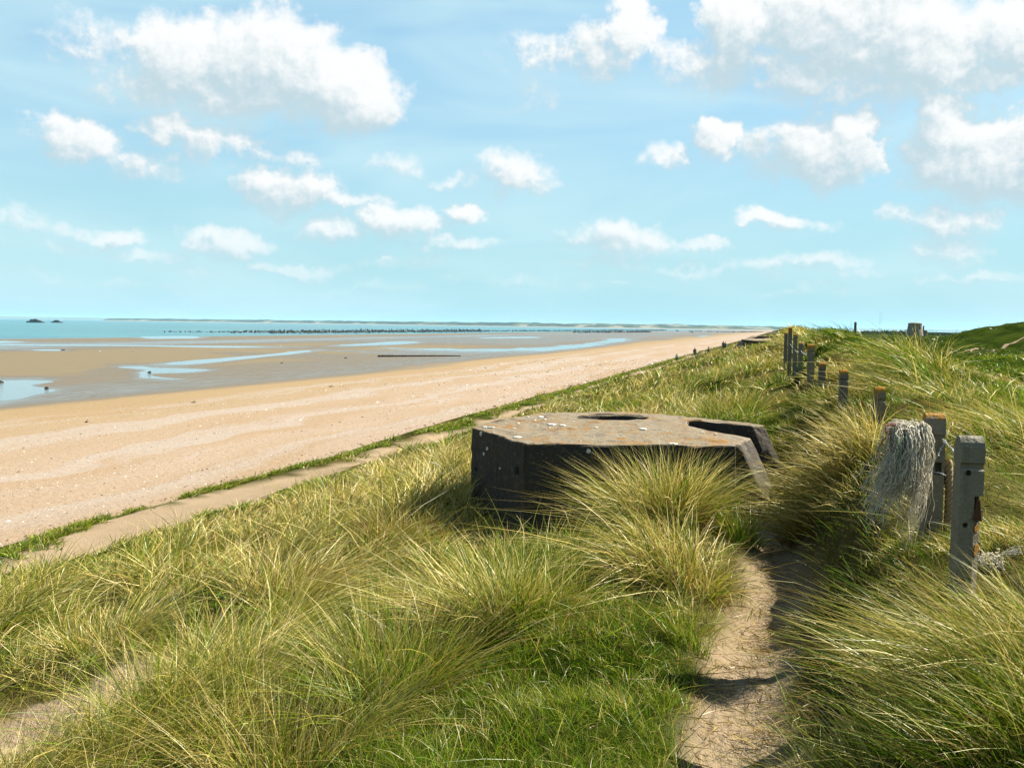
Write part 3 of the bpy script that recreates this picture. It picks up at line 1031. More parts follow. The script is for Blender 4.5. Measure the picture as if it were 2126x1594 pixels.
# ------------------------------------------------------------------ concrete fence posts
def post_mesh(w, d, h, below, holes, pocket=None, notch=None):
    """square post with a rounded head above a neck; holes are cut through"""
    prof = [(-d / 2, -below), (-d / 2, h - 0.150), (-d / 2 + 0.012, h - 0.142), (-d / 2 + 0.012, h - 0.122), (-d / 2 - 0.004, h - 0.114)]
    rr = d / 2 + 0.004
    for i in range(1, 9):
        a = math.pi - i / 9 * math.pi
        prof.append((rr * math.cos(a), h - 0.075 + 0.075 * math.sin(a)))
    prof += [(d / 2 + 0.004, h - 0.114), (d / 2 - 0.012, h - 0.122), (d / 2 - 0.012, h - 0.142), (d / 2, h - 0.150), (d / 2, -below)]
    bm = bmesh.new()
    L = [bm.verts.new((-w / 2 * (1 if z < h - 0.16 else 1.02), y, z)) for y, z in prof]
    Rr = [bm.verts.new((w / 2 * (1 if z < h - 0.16 else 1.02), y, z)) for y, z in prof]
    n = len(prof)
    bm.faces.new(L)
    bm.faces.new(Rr[::-1])
    for i in range(n):
        bm.faces.new((L[i], L[(i + 1) % n], Rr[(i + 1) % n], Rr[i]))
    bmesh.ops.recalc_face_normals(bm, faces=bm.faces)
    me = mesh_from_bm('shaft', bm)
    if not holes and not pocket and not notch:
        return me
    tmp = bpy.data.objects.new('shaft_work', me)
    COL.objects.link(tmp)
    cb = bmesh.new()
    for (hx, hzz, hr) in holes:
        bmesh.ops.create_cone(cb, cap_ends=True, segments=14, radius1=hr, radius2=hr, depth=d * 2, matrix=Matrix.Translation((hx, 0, hzz)) @ Matrix.Rotation(R(90), 4, 'X'))
    for pk in (pocket, notch):
        if pk and len(pk) == 3:               # a chamfered corner, below a given height
            cx_, cz_, half = pk
            bmesh.ops.create_cube(cb, size=1.0, matrix=Matrix.Translation((cx_, -d / 2, cz_ - 1.0)) @ Matrix.Rotation(R(40), 4, 'Z') @ Matrix.Diagonal((half, half, 2.0, 1)))
        elif pk:
            (px0, px1, pz0, pz1, dep) = pk
            bmesh.ops.create_cube(cb, size=1.0, matrix=Matrix.Translation(((px0 + px1) / 2, -d / 2 + dep / 2 - 0.02, (pz0 + pz1) / 2)) @ Matrix.Diagonal((px1 - px0, dep + 0.04, pz1 - pz0, 1)))
    cm = mesh_from_bm('cut', cb)
    cut = bpy.data.objects.new('cut', cm)
    COL.objects.link(cut)
    md = tmp.modifiers.new('b', 'BOOLEAN')
    md.operation = 'DIFFERENCE'
    md.solver = 'EXACT'
    md.object = cut
    dg = bpy.context.evaluated_depsgraph_get()
    res = bpy.data.meshes.new_from_object(tmp.evaluated_get(dg))
    res.name = 'shaft'
    bpy.data.objects.remove(tmp)
    bpy.data.objects.remove(cut)
    bpy.data.meshes.remove(me)
    bpy.data.meshes.remove(cm)
    return res


def fence_post(u, v_top, y, w, h, label, orange=0.6, tilt=0.0, holes=(), pocket=None, notch=None, turn=0.0, below=0.5):
    w = w * 0.80
    p = at(u, v_top, y)
    root = empty('fence_post', (p.x, p.y, p.z - h))
    root.rotation_euler = (0, tilt, turn)
    d = w * 0.95
    me = post_mesh(w, d, h, below, holes, pocket, notch)
    link('shaft', me, M_POST_CAP if orange > 0.7 else (M_POST_TIP if orange > 0.1 else M_POST), root)
    return tag(root, label, 'fence post', 'concrete posts of the old dune fence')


P1 = fence_post(1940, 857, 5.6, 0.124, 1.25, 'tall grey concrete post with a frayed rope bundle hung on it', 0.35, 0.0,
                holes=((-0.014, 1.095, 0.012), (-0.018, 0.87, 0.011), (-0.020, 0.635, 0.012)), pocket=(0.0, 0.036, 0.915, 0.985, 0.05), turn=-0.12)
P2 = fence_post(2012, 904, 4.5, 0.124, 1.25, 'nearest grey concrete post, with a rusty bar in its side', 0.0, 0.004,
                holes=((-0.016, 1.09, 0.013), (-0.020, 0.86, 0.012), (-0.022, 0.615, 0.012)), pocket=(0.014, 0.06, 0.93, 0.99, 0.05), notch=(0.054, 0.88, 0.060), turn=-0.10)
bar = prism('rusty_bar', [(0.020, -0.058, 0.978), (0.038, -0.060, 0.975), (0.038, -0.01, 0.98), (0.022, -0.01, 0.98)], [(0.010, -0.066, 0.885), (0.046, -0.064, 0.88), (0.044, -0.01, 0.88), (0.014, -0.01, 0.88)], 0.004)
P2_shaft = P2.children[0]
link('rusty_bar', rough(bar, 0.006, 40, 2), M_RUST, P2_shaft)
for i, (z, r0) in enumerate(((0.845, 0.020), (0.755, 0.021), (0.735, 0.015))):
    o = link('lichen_crust', blob_disc('lichen_crust', r0, 0.003, 300 + i, 14), M_ORNG, P2_shaft)
    o.location = (0.033 + 0.006 * (i % 2), -0.0265 + 0.005 * (i % 2), z)
    o.rotation_euler = (R(90), 0, R(40))
P3 = fence_post(1824, 802, 9.8, 0.122, 1.25, 'concrete post with a bright orange lichen cap, third from the camera', 0.8, 0.01, turn=-0.15)
P4 = fence_post(1752, 767, 13.0, 0.124, 1.25, 'short concrete post with a thick orange lichen cap, alone among pale grass', 1.0, 0.0, turn=-0.15)
P5 = fence_post(1704, 752, 15.6, 0.124, 1.25, 'orange-capped concrete post standing right in front of a taller post', 0.9, 0.02, turn=-0.15)
P6 = fence_post(1687, 714, 16.4, 0.132, 1.30, 'taller thick concrete post just behind an orange-capped one', 0.3, -0.02, turn=-0.15)
P7 = fence_post(1663, 711, 24.0, 0.120, 1.25, 'concrete post with a small orange tip, middle of the distant cluster', 0.3, 0.0, turn=-0.15)
P8 = fence_post(1651.5, 693, 26.0, 0.120, 1.30, 'slender concrete post between the tallest post and a small one', 0.2, 0.0, turn=-0.15)
P9 = fence_post(1641, 679, 28.0, 0.120, 1.35, 'tallest-looking orange-streaked concrete post, rising above the horizon', 0.8, 0.0, turn=-0.15)
P10 = fence_post(1632, 690, 31.0, 0.120, 1.25, 'orange-topped concrete post at the far end of the row', 1.0, 0.0, turn=-0.15)

# slighter stakes on the ridge beyond
def stake(u, v_top, y, w, h, label, tilt=0.0, mat=None):
    p = at(u, v_top, y)
    root = empty('fence_stake', (p.x, p.y, p.z - h))
    root.rotation_euler = (0, tilt, 0.4)
    q = [(-w / 2, -w / 2), (w / 2, -w / 2), (w / 2, w / 2), (-w / 2, w / 2)]
    link('shaft', rough(prism('shaft', [(a * 0.85, b * 0.85, h) for a, b in q], [(a, b, -0.5) for a, b in q], 0.008), 0.012, 3.0, int(u)), mat or M_WOOD, root)
    link('head', rough(prism('head', [(a * 0.55, b * 0.5, h + 0.05) for a, b in q], [(a * 0.85, b * 0.85, h - 0.002) for a, b in q]), 0.01, 9.0, int(u)), mat or M_WOOD, root)
    return tag(root, label, 'stake', 'stakes on the far ridge')


stake(1776, 670, 62, 0.13, 0.95, 'tall thin dark stake standing up against the sky')
stake(1698, 689, 58, 0.15, 0.55, 'short thick dark stake on the ridge left of the tall one', 0.08)
stake(1729, 691, 66, 0.16, 0.35, 'small dark stump of a stake on the pale ridge', -0.05)
stake(1746, 695, 52, 0.13, 0.45, 'short leaning stake below the ridge line', 0.15)
stake(1832, 697, 78, 0.16, 0.55, 'dark leaning stake on the green slope', 0.25)
stake(1841, 706, 70, 0.15, 0.45, 'pale broken stake leaning the other way on the green slope', -0.45, M_POST)


# ------------------------------------------------------------------ wire, rope and frayed bundles on the near posts
def wire(a, b, sag, name_label, barbs=6, rad=0.0028, seed=0):
    r_ = np.random.default_rng(seed)
    a, b = np.array(a, float), np.array(b, float)
    L = np.linalg.norm(b - a)
    n = max(24, int(L / 0.02))
    q = np.linspace(0, 1, n)
    mid = a[None] + (b - a)[None] * q[:, None]
    mid[:, 2] -= sag * 4 * q * (1 - q)
    mid += 0.006 * np.cumsum(r_.normal(size=(n, 3)), axis=0) * (q * (1 - q))[:, None]
    d = (b - a) / L
    e1 = np.cross(d, [0.2, 0.3, 1]); e1 /= np.linalg.norm(e1)
    e2 = np.cross(d, e1)
    ph = q * L / 0.045 * 2 * np.pi
    paths = [mid + rad * 0.9 * (np.cos(ph + o)[:, None] * e1 + np.sin(ph + o)[:, None] * e2) for o in (0, np.pi)]
    for k in range(barbs):
        c = mid[int((k + 0.5) / barbs * (n - 1))]
        for s_ in (1, -1):
            v = r_.normal(size=3); v /= np.linalg.norm(v)
            paths.append(np.stack([c - v * 0.012, c, c + v * 0.014]))
    V, F = tubes(paths, [rad * 0.75] * len(paths), 4)
    o = link('barbed_wire', mesh_arrays('barbed_wire', V, F), M_WIRE)
    return tag(o, name_label, 'wire', 'broken barbed wire of the fence')


p1 = np.array(P1.location)
p2 = np.array(P2.location)
f1 = p1 + np.array([0.0, -0.062, 0.0])
wire(f1 + [0.045, 0.0, 1.10], f1 + [-0.024, -0.006, 0.985], 0.0, 'short twisted wire slanting across the head of the tall post', 4, 0.0026, 1)
wire(f1 + [-0.04, -0.004, 0.945], f1 + [0.05, 0.0, 0.915], 0.005, 'galvanised wire across the middle of the tall post', 3, 0.0026, 2)
wire(f1 + [-0.05, -0.004, 0.575], f1 + [0.062, 0.01, 0.535], 0.01, 'lowest wire strand across the tall post above the grass', 3, 0.0026, 3)
wire(p1 + [0.06, 0.03, 1.115], p2 + [0.03, 0.08, 1.14], 0.02, 'wire running from the tall post to the nearest post', 5, 0.0024, 4)
p6, p7, p9 = (np.array(o.location) for o in (P6, P7, P9))
wire(p6 + [-0.02, 0.0, 1.16], p7 + [0, 0, 1.06], 0.05, 'thin wire between the distant posts', 6, 0.004, 5)
wire(p7 + [-0.02, 0.0, 1.0], p9 + [0, 0, 0.9], 0.05, 'thin wire at the far end of the post row', 6, 0.004, 6)


def twisted(path, rad, turns_per_m, strands=3):
    path = np.asarray(path, float)
    tan = np.gradient(path, axis=0)
    tan /= np.linalg.norm(tan, axis=1)[:, None]
    ref = np.array([0.9, 0.2, 0.3])
    a = np.cross(tan, ref); a /= np.linalg.norm(a, axis=1)[:, None]
    b = np.cross(tan, a)
    L = np.concatenate([[0], np.cumsum(np.linalg.norm(np.diff(path, axis=0), axis=1))])
    return [path + rad * 0.5 * (np.cos(L * turns_per_m * 2 * np.pi + k * 2 * np.pi / strands)[:, None] * a + np.sin(L * turns_per_m * 2 * np.pi + k * 2 * np.pi / strands)[:, None] * b) for k in range(strands)]


def rope_on_post():
    root = empty('rope', tuple(p1))
    rr = 0.024
    # three turns round the post
    for k in range(3):
        a = np.linspace(R(140), R(400), 60)
        z = 0.86 + 0.045 * k
        pth = np.stack([0.115 * np.cos(a) * 0.86, 0.10 * np.sin(a + np.pi) * -1.0 + 0.045, np.full(60, z) + 0.02 * (a - a[0]) / 6], 1)
        pth[:, 1] = 0.03 + 0.085 * np.abs(np.sin((a - a[0]) / (a[-1] - a[0]) * np.pi))
        pth[:, 0] = -0.082 + 0.165 * (np.arange(60) / 59)
        V, F = tubes(twisted(pth, rr, 14), [rr * 0.62] * 3, 7, False)
        link('rope_turn', mesh_arrays('rope_turn', V, F), M_ROPE, root)
    q = np.linspace(0, 1, 120)
    pth = np.stack([0.083 + 0.010 * np.sin(q * 5), 0.0 - 0.05 * q, 0.985 - 0.60 * q], 1)
    V, F = tubes(twisted(pth, rr, 12), [rr * 0.60] * 3, 7, False)
    hang = link('hanging_end', mesh_arrays('hanging_end', V, F), M_ROPE, root)
    paths = []
    r_ = np.random.default_rng(3)
    for k in range(26):
        s0 = pth[-1] + r_.normal(size=3) * 0.008
        n = 10
        w = np.cumsum(r_.normal(size=(n, 3)) * [0.004, 0.004, 0.002] + [-0.001, -0.002, -0.016], axis=0)
        paths.append(s0 + w)
    V, F = tubes(paths, [0.0022] * len(paths), 4)
    link('frayed_tip', mesh_arrays('frayed_tip', V, F), M_FIBRE, hang)
    return tag(root, 'thick tan twisted rope tied round the tall post with a hanging end', 'rope')


rope_on_post()


def fibre_bundle():
    """a net of bleached fibres, hung over the side of the tall post and blown to the left"""
    root = empty('fibre_bundle', tuple(p1))
    r_ = np.random.default_rng(17)

    def strands(n, spread, length, knot, rad, blow, seed, yarns=16):
        g = np.random.default_rng(seed)
        out, rads = [], []
        m = 24
        q = np.linspace(0, 1, m)
        Y = []
        for k in range(yarns):
            fl = (k + g.uniform(0, 1)) / yarns
            Y.append((fl, g.uniform(0.3, 1.0), g.uniform(*length) * (1.0 - 0.25 * fl), g.uniform(-0.12, 0.07), g.uniform(0.4, 1.4), np.cumsum(g.normal(size=(m, 3)) * [0.006, 0.005, 0.003], axis=0)))
        for k in range(n):
            fl, upk, ln, yy, bl, wb = Y[g.integers(0, yarns)]
            reach = spread[0] + (spread[1] - spread[0]) * fl + g.normal() * 0.008
            ln = ln * g.uniform(0.8, 1.12)
            arch = np.minimum(q / 0.26, 1.0)
            x = -reach * (1 - (1 - arch) ** 2) - blow * np.maximum(q - 0.4, 0) ** 1.5 * bl * g.uniform(0.6, 1.4)
            z = 0.085 * upk * np.sin(arch * np.pi * 0.62) - ln * np.maximum(q - 0.12, 0) ** 1.2
            y = (yy + g.normal() * 0.012) * np.minimum(q / 0.35, 1.0)
            p = np.stack([x, y, z], 1) + knot + g.normal(size=3) * [0.012, 0.018, 0.012]
            p = p + wb * q[:, None] ** 0.5 + np.cumsum(g.normal(size=(m, 3)) * [0.0042, 0.004, 0.002], axis=0) * q[:, None] ** 0.5
            out.append(p)
            rads.append(rad * g.uniform(0.55, 1.25))
        return out, rads

    knot = np.array([-0.085, -0.09, 1.125])
    a, ra = strands(420, (0.015, 0.165), (0.34, 0.52), knot, 0.0036, 0.05, 1, 22)
    V, F = tubes(a, ra, 4)
    link('fibre_strands', mesh_arrays('fibre_strands', V, F), M_FIBRE, root)
    b, rb = strands(300, (0.03, 0.19), (0.45, 0.74), knot + [-0.01, 0.02, 0], 0.0019, 0.24, 2, 14)
    V, F = tubes(b, rb, 3)
    link('frayed_fringe', mesh_arrays('frayed_fringe', V, F), M_FIBRE, root)
    c, rc = strands(1, (0.16, 0.18), (0.36, 0.40), knot + [0, -0.05, -0.05], 0.0034, 0.03, 5)
    V, F = tubes(c, rc, 5)
    link('green_cord', mesh_arrays('green_cord', V, F), plain_material('green_cord', (0.03, 0.30, 0.11), 0.6), root)
    c, rc = strands(2, (0.22, 0.24), (0.26, 0.30), knot + [0, 0.02, 0], 0.0035, 0.03, 6)
    V, F = tubes(c, rc, 5)
    link('red_cord', mesh_arrays('red_cord', V, F), plain_material('red_cord', (0.30, 0.05, 0.02), 0.6), root)
    return tag(root, 'shaggy bundle of bleached rope fibres hanging from the tall post', 'rope bundle')


fibre_bundle()


def fibre_heap():
    c = at(2062, 1190, 4.75)
    root = empty('fibre_heap', (c.x, c.y, c.z - 0.12))
    g = np.random.default_rng(23)
    paths = []
    for k in range(170):
        m = 16
        a0 = g.uniform(0, 6.28)
        q = np.linspace(0, 1, m)
        start = np.array([g.normal() * 0.03 - 0.03, g.normal() * 0.04, 0.22 - abs(g.normal()) * 0.05])
        d = np.array([0.13 * g.uniform(-0.3, 1.0), g.normal() * 0.05, -0.24 * g.uniform(0.4, 1.0)])
        p = start + d * q[:, None]
        p += np.cumsum(g.normal(size=(m, 3)) * 0.009, axis=0)
        paths.append(p)
    V, F = tubes(paths, [0.0026] * len(paths), 4)
    link('fibre_strands', mesh_arrays('fibre_strands', V, F), M_FIBRE, root)
    paths = []
    for k in range(24):
        m = 10
        p = np.array([0.02, 0, 0.2]) + np.cumsum(g.normal(size=(m, 3)) * 0.004 + np.array([0.010, 0.0, 0.004]), axis=0)
        paths.append(p)
    V, F = tubes(paths, [0.0014] * len(paths), 3)
    link('loose_ends', mesh_arrays('loose_ends', V, F), M_FIBRE, root)
    return tag(root, 'small heap of pale rope fibres lying behind the nearest post', 'rope bundle')


fibre_heap()


# ------------------------------------------------------------------ grass
def grass_material(name, trans=0.26, gloss=0.018):
    mt = bpy.data.materials.new(name)
    mt.use_nodes = True
    t = NT(mt.node_tree)
    for n in list(t.n):
        t.n.remove(n)
    at_c = t.node('ShaderNodeAttribute', attribute_name='tint').outputs['Color']
    df = t.node('ShaderNodeBsdfDiffuse')
    tr = t.node('ShaderNodeBsdfTranslucent')
    gl = t.node('ShaderNodeBsdfGlossy')
    gl.inputs['Roughness'].default_value = 0.38
    gl.inputs['Color'].default_value = (1, 0.97, 0.9, 1)
    t.put(df.inputs['Color'], at_c)
    t.put(tr.inputs['Color'], t.mix(1.0, at_c, (1.0, 1.0, 0.72), 'MULTIPLY'))
    m1 = t.node('ShaderNodeMixShader')
    m1.inputs[0].default_value = trans
    t.l.new(df.outputs[0], m1.inputs[1])
    t.l.new(tr.outputs[0], m1.inputs[2])
    m2 = t.node('ShaderNodeMixShader')
    m2.inputs[0].default_value = gloss
    t.l.new(m1.outputs[0], m2.inputs[1])
    t.l.new(gl.outputs[0], m2.inputs[2])
    out = t.node('ShaderNodeOutputMaterial')
    t.l.new(m2.outputs[0], out.inputs[0])
    return mt


M_GRASS = grass_material('marram_blade')
M_TURF = grass_material('turf_blade', 0.42, 0.015)

STRAW = np.array([[0.56, 0.445, 0.155], [0.50, 0.375, 0.10], [0.64, 0.54, 0.245], [0.39, 0.285, 0.07]])
OLIVE = np.array([[0.20, 0.20, 0.018], [0.26, 0.24, 0.03], [0.15, 0.165, 0.013]])
GREEN = np.array([[0.085, 0.17, 0.003], [0.13, 0.225, 0.006], [0.045, 0.105, 0.002], [0.19, 0.245, 0.011]])
BROWN = np.array([[0.15, 0.085, 0.025], [0.11, 0.062, 0.02], [0.20, 0.12, 0.04]])


class Blades:
    """collects blades as arrays; build() makes one mesh of ribbons"""
    def __init__(self):
        self.parts = []

    def add(self, base, dirn, length, bend, width, col_lo, col_hi):
        self.parts.append((base, dirn, length, bend, width, col_lo, col_hi))

    def build(self, name, segs, mat, parent=None, origin=None):
        base, dirn, length, bend, width, c0, c1 = (np.concatenate(k) for k in zip(*self.parts))
        n = len(base)
        q = np.linspace(0, 1, segs + 1)[None, :, None]
        L = length[:, None, None]
        pts = base[:, None, :] + dirn[:, None, :] * L * q + bend[:, None, :] * L * q ** 2.2
        side = np.cross(dirn, rng.normal(size=(n, 3)))
        side /= np.linalg.norm(side, axis=1)[:, None] + 1e-9
        wq = (1.0 - 0.85 * np.linspace(0, 1, segs + 1) ** 1.6)[None, :, None]
        off = side[:, None, :] * (width[:, None, None] * 0.5) * wq
        Lv, Rv = pts[:, :segs] - off[:, :segs], pts[:, :segs] + off[:, :segs]
        tip = pts[:, segs:segs + 1]
        V = np.concatenate([np.stack([Lv, Rv], 2).reshape(n, 2 * segs, 3), tip], 1)
        if origin is not None:
            V = V - np.asarray(origin)[None, None, :]
        k = 2 * segs + 1
        b0 = (np.arange(n) * k)[:, None]
        quads = np.concatenate([np.stack([b0[:, 0] + 2 * i, b0[:, 0] + 2 * i + 1, b0[:, 0] + 2 * i + 3, b0[:, 0] + 2 * i + 2], 1) for i in range(segs - 1)]) if segs > 1 else None
        tris = np.stack([b0[:, 0] + 2 * segs - 2, b0[:, 0] + 2 * segs - 1, b0[:, 0] + 2 * segs], 1)
        faces = ([quads] if quads is not None else []) + [tris]
        me = mesh_arrays(name, V.reshape(-1, 3), faces, smooth=False)
        qq = np.concatenate([np.repeat(np.linspace(0, 1, segs + 1)[:segs], 2), [1.0]])[None, :, None]
        C = c0[:, None, :] * (1 - qq) + c1[:, None, :] * qq
        C = np.concatenate([C, np.ones((n, k, 1))], 2)
        add_attr(me, 'tint', C.reshape(-1, 4), 'FLOAT_COLOR')
        self.count = n
        return link(name, me, mat, parent)


def pick(pal, n):
    c = pal[rng.integers(0, len(pal), n)]
    return c * rng.uniform(0.50, 1.32, (n, 1))


def blade_colours(n, green):
    """green: 0..1 for each blade; living blades dry out to straw towards the tip"""
    isg = rng.uniform(0, 1, n) < np.minimum(green, 0.93)
    mid = rng.uniform(0, 1, n) < 0.42
    straw, olive, grn, brn = pick(STRAW, n), pick(OLIVE, n), pick(GREEN, n), pick(BROWN, n)
    hi = np.where(isg[:, None], np.where(mid[:, None], olive, grn), np.where((rng.uniform(0, 1, n) < 0.12)[:, None], brn, straw))
    lo = np.where(isg[:, None], grn, np.where(mid[:, None], olive, straw * 0.9))
    dry = rng.uniform(0, 1, n) < np.where(green > 0.6, 0.2, 0.45)
    lush = rng.uniform(0, 1, n) < (green - 1.0) * 1.6
    hi = np.where((~isg | dry)[:, None] & lush[:, None], olive * 1.15, hi)
    lo = np.where(lush[:, None], grn, lo)
    dry = dry & ~lush
    hi = np.where((isg & dry)[:, None], 0.5 * hi + 0.5 * straw, hi)
    return lo, hi


def lean_field(x, y):
    """which way the wind has laid the growth"""
    t, s = to_ts(x, y)
    lx = np.interp(t, [-20, -8, -3, -1.2, -0.2, 0.4, 2, 6, 20], [0.42, 0.46, 0.36, 0.08, -0.25, -0.55, -0.62, -0.45, -0.3])
    ly = np.interp(t, [-20, -3, 0, 3, 20], [0.25, 0.12, 0.02, 0.18, 0.22])
    lx = lx + 0.55 * fbm(x * 0.5, y * 0.5, 91, 2)
    ly = ly + 0.55 * fbm(x * 0.5, y * 0.5, 95, 2)
    return lx, ly


def tufts(B, tx, ty, nb, hgt, rad, spread, green, width, lean_gain=1.0, droop=0.35, pal=None):
    """tx, ty: tuft centres (arrays); nb blades each"""
    nT = len(tx)
    idx = np.repeat(np.arange(nT), nb)
    n = len(idx)
    a = rng.uniform(0, 2 * np.pi, n)
    r = rad[idx] * np.sqrt(rng.uniform(0, 1, n))
    bx_, by_ = tx[idx] + r * np.cos(a), ty[idx] + r * np.sin(a)
    bz_ = height(bx_, by_) - 0.02
    lx, ly = lean_field(tx, ty)
    lx = lx + rng.normal(0, 0.22, nT)
    ly = ly + rng.normal(0, 0.22, nT)
    outw = spread[idx] * (r / (rad[idx] + 1e-6)) ** 0.7 * rng.uniform(0.3, 1.3, n)
    wild = np.where(rng.uniform(0, 1, n) < 0.14, 2.8, 1.0)
    jx, jy = rng.normal(0, 0.17, n) * wild, rng.normal(0, 0.17, n) * wild
    dx = outw * np.cos(a) + lean_gain * 0.55 * lx[idx] + jx
    dy = outw * np.sin(a) + lean_gain * 0.55 * ly[idx] + jy
    d = np.stack([dx, dy, np.ones(n)], 1)
    d /= np.linalg.norm(d, axis=1)[:, None]
    L = hgt[idx] * rng.uniform(0.55, 1.25, n)
    bend = np.stack([0.35 * outw * np.cos(a) + lean_gain * 0.40 * lx[idx] + 1.2 * jx, 0.35 * outw * np.sin(a) + lean_gain * 0.40 * ly[idx] + 1.2 * jy,
                     -droop * rng.uniform(0.2, 1.6, n)], 1)
    if pal is None:
        c0, c1 = blade_colours(n, green[idx])
    else:
        c0, c1 = pick(pal, n), pick(pal, n)
    B.add(np.stack([bx_, by_, bz_], 1), d, L, bend, width[idx] * rng.uniform(0.7, 1.3, n), c0, c1)


BUNKER_POLY = [(-0.55, 12.70), (0.12, 11.33), (2.60, 11.36), (3.0, 12.0), (3.25, 12.6), (3.2, 12.95), (2.35, 14.05), (1.30, 14.62), (0.38, 14.16), (-0.2, 13.4)]
FAR_B = at(1590, 727, 100)


def scatter(d0, d1, dens, half=0.68, side=1.5, keep_turf=False):
    """jittered points on the vegetated dune between two distances, within a generous wedge before the camera"""
    step = 1.0 / math.sqrt(dens)
    ys = np.arange(-0.5 if d0 < 3 else d0 * 0.72, d1, step)
    px, py = [], []
    for y in ys:
        w = half * max(y, 0.4) + side
        xs = np.arange(-w, w, step)
        px.append(xs)
        py.append(np.full(len(xs), y))
    px, py = np.concatenate(px), np.concatenate(py)
    px = px + rng.uniform(-0.55, 0.55, len(px)) * step
    py = py + rng.uniform(-0.55, 0.55, len(py)) * step
    d = np.hypot(px, py)
    t, s = to_ts(px, py)
    ok = (d > d0) & (d < d1) & (t > -25.6)
    px, py, t, s = px[ok], py[ok], t[ok], s[ok]
    # bare sand, bunker
    ok = sand_patches(px, py) < rng.uniform(0.05, 0.5, len(px))
    ok &= ~inside(px, py, BUNKER_POLY)
    ok &= ~((px > 2.3) & (px < 3.6) & (py > 9.9) & (py < 12.7))           # the way into the bunker is trodden bare
    ok &= np.hypot((px - FAR_B.x) / 2.6, (py - FAR_B.y) / 2.2) > 1
    # the fringe seaward of the sand strip comes in patches
    fr = t < strip_centre(s) - 1.2
    ok &= ~fr | (fbm(s * 0.35, s * 0, 6, 3) + 0.25 * fbm(t * 1.5, s * 1.5, 8, 2) > -0.12)
    ok &= ~fr | (t > -25.2 + 0.9 * fbm(s * 0.5, s * 0, 7, 2))
    return px[ok], py[ok]


def turf_zone(x, y):
    """short green turf beside the path"""
    t, s = to_ts(x, y)
    w = 0.25 * fbm(x * 1.3, y * 1.3, 101, 2)
    q = np.hypot((t + 0.95) / 0.78, (s - 4.3) / 2.1)
    q2 = np.hypot((x - 0.75) / 0.9, (y - 9.9) / 0.75)
    return np.clip(sstep(1.1, 0.85, q + w) + 0.9 * sstep(1.1, 0.8, q2 + w), 0, 1)


def height_factor(x, y):
    """where the growth is kept low: the slope foot, the fence corridor, the back field, round the bare sand"""
    t, s = to_ts(x, y)
    f = np.interp(t, [-24, -22.3, -19, -15, -9, 1.5, 2.4, 8], [0.5, 0.5, 0.5, 0.62, 1.0, 0.85, 0.55, 0.5])
    cor = sstep(np.interp(s, [0, 8, 12], [0.1, 0.0, -0.5]), np.interp(s, [0, 8, 12], [0.4, 0.3, -0.1]), t) * sstep(1.9, 1.4, t)
    f = f * (1 - cor * np.interp(s, [0, 6.8, 9, 14, 35, 50], [0.74, 0.72, 0.55, 0.62, 0.55, 0.1]))
    f = f * (1 - 0.60 * np.exp(-(((x + 2.6) / 0.7) ** 2 + ((y - 5.3) / 1.0) ** 2) ** 2))
    f = f * (1 - 0.62 * np.exp(-(((x + 2.9) / 0.8) ** 2 + ((y - 5.6) / 1.3) ** 2) ** 2))
    f = f * (1 - 0.5 * np.exp(-(((x + 4.7) / 1.2) ** 2 + ((y - 9.4) / 0.8) ** 2)))
    f = f * (1 - 0.45 * np.exp(-(((x + 3.0) / 1.2) ** 2 + ((y - 7.2) / 0.8) ** 2)))
    f = f * (1 - 0.76 * np.exp(-(((x - 0.3) / 1.4) ** 2 + ((y - 10.1) / 1.4) ** 2) ** 2))
    f = f * np.interp(np.hypot(x, y), [1.5, 3.8], [0.55, 1.0])
    return f


